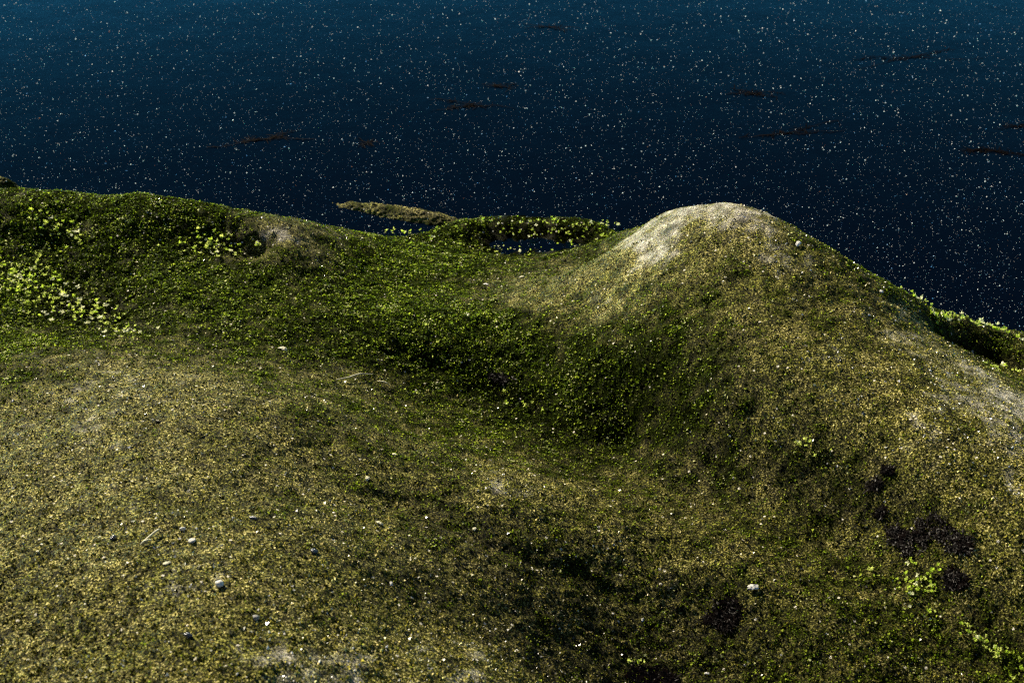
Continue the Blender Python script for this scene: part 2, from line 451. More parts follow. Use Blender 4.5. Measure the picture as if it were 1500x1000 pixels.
PATCHES = [('bright green sea lettuce spread over the hollow at the far left edge', 0.5, [(-0.5972, 1.4412),(-0.5699, 1.3878),(-0.5218, 1.3814),(-0.5864, 1.4252),(-0.5271, 1.3378),(-0.5578, 1.4275),(-0.5887, 1.3604),(-0.562, 1.4413),(-0.5707, 1.4299),(-0.5883, 1.4186),(-0.5866, 1.3906),(-0.5677, 1.414),(-0.5437, 1.3669),(-0.6244, 1.4238),(-0.6, 1.4145),(-0.6105, 1.413),(-0.5657, 1.4061),(-0.6033, 1.4211),(-0.6078, 1.4448),(-0.559, 1.4244),(-0.5181, 1.3639),(-0.6353, 1.4141),(-0.6036, 1.4105),(-0.5684, 1.4491),(-0.5726, 1.407),(-0.5322, 1.4173),(-0.5402, 1.418),(-0.5786, 1.4243),(-0.5093, 1.3661),(-0.4752, 1.3553),(-0.5285, 1.3625),(-0.5856, 1.4068),(-0.516, 1.3929),(-0.5559, 1.3947),(-0.5421, 1.3993),(-0.5672, 1.3917),(-0.5627, 1.4195),(-0.535, 1.4213),(-0.6115, 1.4441),(-0.5292, 1.3952),(-0.6029, 1.4386),(-0.5516, 1.4205),(-0.6071, 1.3965),(-0.6085, 1.421),(-0.565, 1.4093),(-0.5571, 1.356),(-0.5867, 1.4368),(-0.6314, 1.4247),(-0.5746, 1.3938),(-0.5821, 1.4162),(-0.5917, 1.4203),(-0.5586, 1.4054),(-0.5474, 1.3344),(-0.5513, 1.434),(-0.5004, 1.3701),(-0.5931, 1.3832),(-0.5649, 1.4139),(-0.5902, 1.4316),(-0.5553, 1.3637),(-0.5727, 1.3887),(-0.4994, 1.4081),(-0.5546, 1.4018),(-0.6058, 1.4369),(-0.5612, 1.3842),(-0.5822, 1.4022),(-0.5354, 1.3798),(-0.5295, 1.3736),(-0.5345, 1.333),(-0.5396, 1.3854),(-0.5405, 1.4133),(-0.5711, 1.3776),(-0.5317, 1.3416),(-0.5682, 1.4365),(-0.49, 1.3466),(-0.5942, 1.3695),(-0.5683, 1.4449),(-0.5805, 1.4163),(-0.5086, 1.4007),(-0.5734, 1.4078),(-0.5806, 1.4267),(-0.5491, 1.3614),(-0.5438, 1.4148),(-0.6051, 1.4089),(-0.5917, 1.4234),(-0.6131, 1.3596),(-0.5332, 1.4124),(-0.5237, 1.3464),(-0.6519, 1.4369),(-0.5738, 1.3827),(-0.5683, 1.4047),(-0.5534, 1.338),(-0.488, 1.3887),(-0.5763, 1.3165),(-0.6015, 1.425),(-0.559, 1.382),(-0.5242, 1.3741),(-0.5929, 1.3943),(-0.5423, 1.3335),(-0.5686, 1.4333),(-0.5931, 1.3667),(-0.5896, 1.4568),(-0.5843, 1.4045),(-0.5234, 1.4101),(-0.535, 1.3657),(-0.5897, 1.4114),(-0.4913, 1.3242),(-0.5306, 1.3774),(-0.5225, 1.3878),(-0.57, 1.4219),(-0.5628, 1.3987),(-0.4654, 1.3733),(-0.5115, 1.3441),(-0.563, 1.3632),(-0.6424, 1.4202),(-0.5395, 1.45),(-0.6003, 1.3817),(-0.5767, 1.43),(-0.5791, 1.417),(-0.5347, 1.3753),(-0.576, 1.4188),(-0.5573, 1.3566),(-0.547, 1.3736),(-0.5736, 1.434),(-0.586, 1.3877),(-0.5627, 1.4204),(-0.6223, 1.4146),(-0.5769, 1.4109),(-0.5737, 1.3931),(-0.5471, 1.3641),(-0.523, 1.3464),(-0.5348, 1.3961),(-0.5623, 1.3827),(-0.5715, 1.3849),(-0.5241, 1.4052),(-0.6226, 1.3866),(-0.5585, 1.3753),(-0.6018, 1.3617),(-0.5365, 1.3914),(-0.5754, 1.3984),(-0.5703, 1.4069),(-0.5974, 1.3744),(-0.5638, 1.3948),(-0.5675, 1.4576),(-0.5449, 1.3993),(-0.5731, 1.3985),(-0.5946, 1.3854),(-0.5922, 1.43),(-0.5943, 1.4042),(-0.538, 1.4039),(-0.6135, 1.3867),(-0.5959, 1.3759),(-0.5679, 1.4171),(-0.5843, 1.3922),(-0.5315, 1.3919),(-0.5161, 1.3175),(-0.5751, 1.4308),(-0.6064, 1.445),(-0.5896, 1.425),(-0.6095, 1.3996),(-0.6617, 1.4556),(-0.4878, 1.3473),(-0.5417, 1.3771),(-0.4985, 1.3646),(-0.5648, 1.4293),(-0.5686, 1.418),(-0.5919, 1.4252),(-0.566, 1.4069),(-0.5359, 1.4222),(-0.5574, 1.3394),(-0.5547, 1.3594),(-0.516, 1.3452),(-0.541, 1.4253),(-0.5744, 1.4109),(-0.6217, 1.4279),(-0.6141, 1.4531),(-0.5553, 1.3954),(-0.592, 1.431),(-0.5845, 1.4147),(-0.5782, 1.4038),(-0.5771, 1.3915),(-0.5422, 1.3801),(-0.5901, 1.4225),(-0.5478, 1.3969),(-0.5726, 1.4615),(-0.6598, 1.418),(-0.5432, 1.3498),(-0.5356, 1.3815),(-0.5679, 1.4356),(-0.5332, 1.4029),(-0.5436, 1.3847),(-0.4792, 1.3393),(-0.499, 1.3738),(-0.508, 1.379),(-0.4407, 1.3252),(-0.452, 1.3123),(-0.4665, 1.3294),(-0.5119, 1.3695),(-0.4438, 1.3355),(-0.4879, 1.3717),(-0.4785, 1.3716),(-0.4425, 1.3276),(-0.5243, 1.3536),(-0.4599, 1.3284),(-0.4733, 1.3569),(-0.4922, 1.3518),(-0.4602, 1.3195),(-0.4815, 1.3645),(-0.4912, 1.3445),(-0.4478, 1.333),(-0.4982, 1.3465),(-0.4669, 1.3321),(-0.5192, 1.3853),(-0.4998, 1.3653),(-0.5285, 1.3652),(-0.479, 1.3476),(-0.5161, 1.3781),(-0.4516, 1.3588),(-0.4787, 1.3427),(-0.5039, 1.3576),(-0.4944, 1.3442),(-0.4732, 1.3468),(-0.4252, 1.2784),(-0.4522, 1.3529),(-0.5028, 1.3568),(-0.4632, 1.3435),(-0.4667, 1.3631),(-0.4812, 1.3746),(-0.4784, 1.3628),(-0.5028, 1.3694),(-0.4372, 1.3342),(-0.5014, 1.3517),(-0.4958, 1.3349),(-0.4813, 1.3555),(-0.4739, 1.3157),(-0.4693, 1.338),(-0.4798, 1.3796),(-0.5081, 1.3487),(-0.4645, 1.3335),(-0.4707, 1.3583),(-0.4782, 1.369),(-0.4769, 1.3652),(-0.4923, 1.3567),(-0.4949, 1.3548),(-0.4751, 1.3461),(-0.4518, 1.3573),(-0.5264, 1.3742),(-0.453, 1.2834),(-0.4655, 1.3276),(-0.5087, 1.3616),(-0.4695, 1.3653)]),('pale bleached sea lettuce clump at the lower tip of the left hollow', 0.85, [(-0.4326, 1.2801),(-0.426, 1.3259),(-0.4151, 1.2719),(-0.4188, 1.2713),(-0.4149, 1.2936),(-0.4118, 1.28),(-0.4315, 1.2735),(-0.3995, 1.2981),(-0.4548, 1.3147),(-0.387, 1.279),(-0.4225, 1.2914),(-0.4443, 1.3184),(-0.4134, 1.2713),(-0.4566, 1.303),(-0.4295, 1.2778),(-0.4077, 1.2549),(-0.3909, 1.2566),(-0.4008, 1.2941),(-0.4197, 1.2538),(-0.4127, 1.2756),(-0.4615, 1.3194),(-0.404, 1.269),(-0.4244, 1.2846),(-0.443, 1.271),(-0.4756, 1.3125),(-0.4875, 1.3357),(-0.4958, 1.3309),(-0.473, 1.3282)]),('sea lettuce clump in the dark pit beside the bare pale stone', 0.45, [(-0.3576, 1.4882),(-0.3845, 1.5073),(-0.374, 1.4801),(-0.4044, 1.487),(-0.4487, 1.4599),(-0.352, 1.4891),(-0.3738, 1.493),(-0.3681, 1.4907),(-0.3721, 1.4872),(-0.3592, 1.4722),(-0.4027, 1.4769),(-0.3837, 1.4949),(-0.4258, 1.4688),(-0.3926, 1.4892),(-0.3551, 1.5005),(-0.3653, 1.4893),(-0.3421, 1.4789),(-0.3867, 1.4741),(-0.3682, 1.4867),(-0.37, 1.4796),(-0.3968, 1.4783),(-0.334, 1.4917),(-0.3108, 1.4943),(-0.361, 1.4939),(-0.3838, 1.4948),(-0.38, 1.4855),(-0.3851, 1.4749),(-0.3268, 1.5054),(-0.3428, 1.4878),(-0.3543, 1.4621),(-0.332, 1.4848),(-0.3644, 1.5092),(-0.3458, 1.4971),(-0.3607, 1.4881),(-0.3353, 1.4666),(-0.3362, 1.4752),(-0.3709, 1.4825),(-0.3472, 1.5044),(-0.3101, 1.4937),(-0.3954, 1.4638),(-0.3078, 1.4931),(-0.3749, 1.4506),(-0.3657, 1.5072),(-0.3775, 1.4638),(-0.3462, 1.4814),(-0.3305, 1.4806),(-0.3768, 1.5009),(-0.3554, 1.5005),(-0.3636, 1.4696),(-0.3509, 1.4891),(-0.3624, 1.481),(-0.3428, 1.5034),(-0.3572, 1.4705),(-0.3465, 1.4977),(-0.3866, 1.5031),(-0.3832, 1.4675),(-0.3687, 1.4958),(-0.3808, 1.4862),(-0.3689, 1.4909),(-0.3844, 1.4775)]),('small sea lettuce tuft below the left crest of the boulder', 0.4, [(-0.5236, 1.4926),(-0.5745, 1.5008),(-0.5919, 1.5251),(-0.5692, 1.5087),(-0.5651, 1.5176),(-0.5514, 1.5145),(-0.5964, 1.5428),(-0.5403, 1.5145),(-0.5515, 1.496),(-0.5419, 1.4998),(-0.5728, 1.5111),(-0.5716, 1.5244),(-0.5298, 1.4999),(-0.519, 1.4779),(-0.5713, 1.5068),(-0.5296, 1.5048),(-0.5794, 1.5252),(-0.5575, 1.5014),(-0.5587, 1.5136),(-0.5742, 1.5008),(-0.5349, 1.4924),(-0.5904, 1.5124),(-0.5546, 1.5019),(-0.5211, 1.4759),(-0.5805, 1.5245),(-0.5288, 1.488),(-0.54, 1.498),(-0.582, 1.5123),(-0.5232, 1.482),(-0.5837, 1.5187),(-0.5705, 1.5086),(-0.5382, 1.4735),(-0.5529, 1.507),(-0.5569, 1.5042)]),('sea lettuce fringe along the far rim of the little pool', 0.3, [(-0.0775, 1.6746),(-0.0193, 1.695),(-0.1387, 1.6835),(0.0242, 1.6984),(0.0591, 1.6996),(0.0142, 1.6975),(-0.0229, 1.6892),(0.0115, 1.6985),(0.0493, 1.6963),(0.0562, 1.7012),(-0.1018, 1.6771),(-0.0192, 1.6938),(-0.1506, 1.6852),(0.0434, 1.6993),(-0.1634, 1.6784),(-0.1023, 1.665),(-0.042, 1.7021),(-0.1246, 1.6883),(-0.0756, 1.6748),(-0.0979, 1.6737),(-0.0179, 1.6938),(-0.0505, 1.6977),(0.0258, 1.6994),(-0.0285, 1.6992),(-0.0004, 1.6996),(-0.1724, 1.6852),(-0.0157, 1.709),(0.0363, 1.7028),(-0.1499, 1.6822),(0.0236, 1.7002),(0.0081, 1.7116),(-0.1623, 1.6882),(-0.0398, 1.6937),(-0.1038, 1.6685),(-0.0734, 1.6712),(0.0643, 1.6977),(-0.0416, 1.6974),(-0.0635, 1.6783),(0.014, 1.7075),(-0.0889, 1.6821),(-0.1463, 1.6776),(0.0626, 1.6948),(-0.1386, 1.6667),(0.0425, 1.6981),(0.051, 1.6947),(-0.0716, 1.6875),(-0.145, 1.6821),(-0.0579, 1.6819),(-0.0512, 1.6896),(0.0112, 1.6957),(0.0731, 1.6953),(-0.1187, 1.6673),(-0.1649, 1.6843),(0.0574, 1.6957),(-0.1739, 1.6807),(0.0555, 1.7085),(0.045, 1.701),(0.0344, 1.7053),(-0.0835, 1.6671),(-0.1257, 1.6868),(0.1215, 1.6608),(-0.041, 1.699),(0.0727, 1.6836),(0.0111, 1.6839),(0.0889, 1.6661),(0.0641, 1.6803),(0.0333, 1.6753),(-0.0688, 1.6552),(0.0008, 1.6782),(0.0265, 1.6731),(0.0782, 1.6591),(-0.0008, 1.6864),(0.0269, 1.6849),(0.0679, 1.6849),(0.0271, 1.6729),(0.0766, 1.6773),(0.0986, 1.6668),(-0.0745, 1.6627),(0.0304, 1.6824),(-0.0154, 1.6789),(0.0422, 1.678),(0.0968, 1.6694),(-0.0124, 1.6852),(0.0683, 1.6838),(0.0301, 1.6762),(0.0784, 1.6744),(0.1019, 1.6808),(0.0586, 1.6842),(0.0314, 1.6791),(-0.0313, 1.6991),(0.0745, 1.6761),(0.029, 1.6849),(0.0023, 1.6763),(0.0221, 1.6709),(0.0276, 1.6859),(0.0553, 1.6841),(0.0332, 1.6934),(0.0012, 1.6759),(-0.0159, 1.6797),(0.0535, 1.6788),(0.1203, 1.6779),(0.0102, 1.6808),(-0.0909, 1.6913),(0.0502, 1.682),(0.098, 1.6778)]),('pale sea lettuce where the far rim meets the tall hump', 0.75, [(0.1085, 1.6913),(0.0896, 1.6917),(0.1085, 1.6946),(0.1298, 1.6887),(0.1462, 1.7019),(0.1307, 1.7126),(0.1192, 1.6912),(0.1439, 1.7057),(0.0882, 1.6897),(0.1303, 1.6946),(0.1066, 1.6887),(0.1443, 1.7005),(0.0887, 1.6884),(0.0934, 1.6879),(0.0841, 1.6855),(0.1101, 1.6905),(0.1282, 1.693),(0.1045, 1.6915),(0.1427, 1.7011),(0.1399, 1.7058),(0.0982, 1.6886),(0.1215, 1.694),(0.1238, 1.6936),(0.0833, 1.6876),(0.131, 1.7072),(0.1248, 1.7133)]),('sea lettuce row on the near shore of the little pool', 0.3, [(0.0542, 1.6289),(-0.0884, 1.6435),(-0.0938, 1.6336),(-0.0242, 1.644),(0.125, 1.663),(0.0032, 1.6362),(-0.0734, 1.6284),(-0.0885, 1.6221),(-0.0651, 1.6323),(0.0109, 1.632),(-0.0788, 1.6344),(-0.1104, 1.6483),(0.0827, 1.6631),(0.0394, 1.6417),(0.0235, 1.6034),(-0.0696, 1.6321),(-0.0206, 1.6247),(0.1124, 1.6087),(-0.0699, 1.6287),(-0.0139, 1.6355),(-0.1067, 1.6456),(-0.0227, 1.6189),(-0.1084, 1.642),(0.0667, 1.6608),(0.134, 1.5859),(-0.1327, 1.6428),(-0.0333, 1.626),(0.123, 1.6575),(-0.1048, 1.65),(0.0922, 1.6464),(-0.1109, 1.6547),(-0.0184, 1.6447),(0.0849, 1.6273),(0.0815, 1.6477),(0.081, 1.6555),(-0.0447, 1.6303),(0.0104, 1.6433),(-0.1107, 1.6534),(0.1344, 1.6618),(0.0615, 1.6508),(-0.0301, 1.6312),(-0.0018, 1.6379),(0.0212, 1.6273),(-0.0413, 1.6424),(-0.053, 1.6249),(0.116, 1.6489),(-0.0957, 1.635),(0.1237, 1.6628),(0.0101, 1.6272),(-0.0059, 1.6362),(-0.0115, 1.6454),(-0.1315, 1.6252),(-0.0505, 1.6363),(-0.0163, 1.6386),(-0.1212, 1.6235),(-0.1323, 1.6142),(-0.135, 1.6169),(0.0251, 1.6347),(-0.1294, 1.5991),(0.1228, 1.6611)]),('sea lettuce strip along the right ledge above the dark crevice', 0.55, [(0.5712, 1.3064),(0.5691, 1.3167),(0.475, 1.3102),(0.5309, 1.3302),(0.5057, 1.3278),(0.4956, 1.3376),(0.5526, 1.3245),(0.5481, 1.3226),(0.4232, 1.308),(0.5683, 1.3117),(0.4826, 1.3093),(0.5341, 1.3282),(0.5702, 1.3109),(0.5307, 1.3347),(0.5214, 1.3253),(0.45, 1.3159),(0.4391, 1.3074),(0.5434, 1.3255),(0.481, 1.3251),(0.4858, 1.3174),(0.5169, 1.3264),(0.5229, 1.3242),(0.5541, 1.3406),(0.4668, 1.3269),(0.5149, 1.3349),(0.5004, 1.3288),(0.4288, 1.3023),(0.5601, 1.3194),(0.4899, 1.3245),(0.513, 1.348),(0.5041, 1.3276),(0.4984, 1.3328),(0.4999, 1.3214),(0.5552, 1.325),(0.5461, 1.3289),(0.4612, 1.3107),(0.5418, 1.33),(0.5273, 1.331),(0.4423, 1.3266),(0.465, 1.2995),(0.4797, 1.3129),(0.558, 1.329),(0.4421, 1.3094),(0.4858, 1.3204),(0.5385, 1.3327),(0.5415, 1.3315),(0.4759, 1.3148),(0.5504, 1.329),(0.4901, 1.3327),(0.4619, 1.2852),(0.4579, 1.3203),(0.4805, 1.3155),(0.4613, 1.2993),(0.4779, 1.3131),(0.4574, 1.2963),(0.4673, 1.3286)]),('few sea lettuce leaves on the ledge below the dark crevice at the right edge', 0.6, [(0.5067, 1.2069),(0.5328, 1.2484),(0.4929, 1.201),(0.5491, 1.2629),(0.4973, 1.1962),(0.5059, 1.1994),(0.5432, 1.2739),(0.5453, 1.2376),(0.5466, 1.2515)]),('sea lettuce clump below the large dark red weed at lower right', 0.3, [(0.3464, 0.8809),(0.3533, 0.9132),(0.3632, 0.8891),(0.3659, 0.8855),(0.3497, 0.8943),(0.3251, 0.89),(0.3475, 0.8948),(0.3653, 0.8792),(0.3593, 0.8807),(0.3583, 0.8817),(0.3637, 0.8837),(0.3595, 0.8926),(0.3716, 0.9005),(0.3527, 0.8844),(0.3557, 0.8871),(0.3558, 0.8612),(0.3549, 0.9107),(0.3461, 0.9039),(0.3515, 0.8904),(0.3638, 0.886),(0.3516, 0.888),(0.3458, 0.8976),(0.3776, 0.8732),(0.3528, 0.916),(0.3631, 0.8855),(0.3356, 0.8671),(0.3719, 0.8948),(0.345, 0.8813),(0.3644, 0.8938),(0.3612, 0.862),(0.3499, 0.9135),(0.3368, 0.8908),(0.3615, 0.8808),(0.3474, 0.8937),(0.3625, 0.8967),(0.3374, 0.9009),(0.3629, 0.8801),(0.357, 0.8943),(0.3674, 0.8984),(0.3543, 0.8952),(0.3549, 0.899),(0.3594, 0.8851),(0.3447, 0.8877),(0.354, 0.8944),(0.3437, 0.8853),(0.3448, 0.8974),(0.3486, 0.8878),(0.3411, 0.8685),(0.3175, 0.916),(0.3187, 0.9063),(0.3158, 0.9141),(0.3178, 0.9139),(0.323, 0.9063)]),('sea lettuce trail running to the bottom right corner', 0.35, [(0.3938, 0.8314),(0.3854, 0.8383),(0.3845, 0.8389),(0.3916, 0.8331),(0.4168, 0.7972),(0.4019, 0.8229),(0.397, 0.8334),(0.4052, 0.8194),(0.3848, 0.8433),(0.4145, 0.7936),(0.4034, 0.816),(0.3948, 0.8287),(0.3966, 0.8294),(0.4177, 0.8073),(0.4114, 0.8148),(0.3882, 0.8375),(0.3827, 0.8397),(0.4096, 0.7905),(0.4037, 0.8218),(0.4036, 0.8169),(0.3937, 0.8255),(0.397, 0.8284),(0.3876, 0.8322),(0.402, 0.8233),(0.4171, 0.8071),(0.3799, 0.8461),(0.3974, 0.8206),(0.4026, 0.8185),(0.3772, 0.8383),(0.3833, 0.8461),(0.4016, 0.8211),(0.3952, 0.824),(0.41, 0.8162),(0.4017, 0.8151),(0.3922, 0.8313),(0.4018, 0.819),(0.4108, 0.8185),(0.3897, 0.8326),(0.3888, 0.8353),(0.4177, 0.7993)]),('small sea lettuce sprig above the lower right valley', 0.45, [(0.2867, 1.0363),(0.2705, 1.0523),(0.2822, 1.0492),(0.2792, 1.0475),(0.2791, 1.0519),(0.2734, 1.0524),(0.2738, 1.051),(0.2829, 1.0492)]),('loose sea lettuce leaves in the central mossy valley', 0.4, [(-0.0888, 1.2965),(-0.0985, 1.3398),(-0.0828, 1.3556),(-0.052, 1.3605),(-0.096, 1.339),(-0.1125, 1.3244),(-0.0836, 1.3138),(-0.0692, 1.3424),(0.0242, 1.2275),(0.0348, 1.2143),(0.0154, 1.2252),(0.0129, 1.2327),(0.0006, 1.2403),(-0.0075, 1.2516),(-0.0053, 1.2369)]),('two sea lettuce leaves at the bottom edge beside black weed', 0.4, [(0.1066, 0.8221),(0.0965, 0.8193),(0.0969, 0.8183),(0.1041, 0.8198),(0.1097, 0.8214)])]
SMALL = [(-0.2125, 0.7457, 'pebble', 'white', 13, 'white chalky pebble beside a dark dimple at lower left'),(-0.1542, 0.8125, 'pebble', 'slate', 12, 'dark blue grey pebble alone below the left bulge'),(-0.2219, 0.6848, 'pebble', 'slate', 11, 'shiny dark pebble near the bottom left with a bright glint'),(-0.206, 0.8486, 'pebble', 'slate', 11, 'dark slate pebble above the lone blue grey one'),(-0.308, 0.8124, 'pebble', 'slate', 10, 'flat grey pebble left of the pale stalks'),(-0.1808, 0.7105, 'pebble', 'grey', 11, 'pale grey pebble halfway along the lower left foreground'),(-0.2446, 0.805, 'pebble', 'white', 11, 'off white pebble above the chalky white one'),(-0.2576, 0.8256, 'pebble', 'white', 8, 'small cream pebble at the end of the pale stalks'),(0.2096, 0.8907, 'shell_fragment', 'white', 17, 'long white shell fragment above the round black weed'),(0.3095, 1.3212, 'shell_fragment', 'white', 14, 'white shell fragment on the right shoulder of the tall hump'),(0.3929, 1.2709, 'shell_fragment', 'white', 10, 'small white shell fragment beside the right crest'),(-0.1099, 1.029, 'shell_fragment', 'cream', 9, 'cream shell chip in the middle of the mossy slope'),(-0.1303, 0.9767, 'shell_fragment', 'cream', 12, 'cream flat chip below the middle slope'),(-0.0954, 0.8054, 'shell_fragment', 'white', 10, 'white chip above the pale bottom patch'),(0.1125, 0.8676, 'shell_fragment', 'white', 8, 'white chip in the dark bottom slope'),(0.1633, 0.8176, 'shell_fragment', 'white', 8, 'white chip at the bottom edge under the black weed'),(-0.2489, 1.2591, 'shell_fragment', 'cream', 14, 'thin cream chip at the head of the central valley'),(-0.1133, 0.903, 'shell_fragment', 'cream', 13, 'cream chip left of the long crease'),(-0.0328, 0.9249, 'shell_fragment', 'cream', 8, 'round cream chip right of the long crease'),(-0.2567, 0.7726, 'shell_fragment', 'cream', 12, 'cream chip below the pale stalks'),(-0.0322, 1.4868, 'shell_fragment', 'white', 9, 'white chip beside the dark dimple left of the tall hump'),(0.0128, 1.5028, 'shell_fragment', 'cream', 9, 'cream chip on the bare slope left of the tall hump')]
STALKS = [('pale curved dry stalk, upper of the pair at lower left', [(-0.2823, 0.7998),(-0.2771, 0.8088),(-0.2738, 0.8176),(-0.2736, 0.8208)]),('thin pale dry stalk, lower of the pair at lower left', [(-0.2827, 0.7971),(-0.279, 0.7994),(-0.276, 0.8041)]),('long thin pale stalk across the moss in the middle', [(-0.1846, 1.1974),(-0.1735, 1.2099),(-0.1647, 1.227),(-0.1515, 1.24)]),('short thin pale stalk below the long one in the middle', [(-0.1454, 1.2277),(-0.1381, 1.2265),(-0.1324, 1.2272)])]
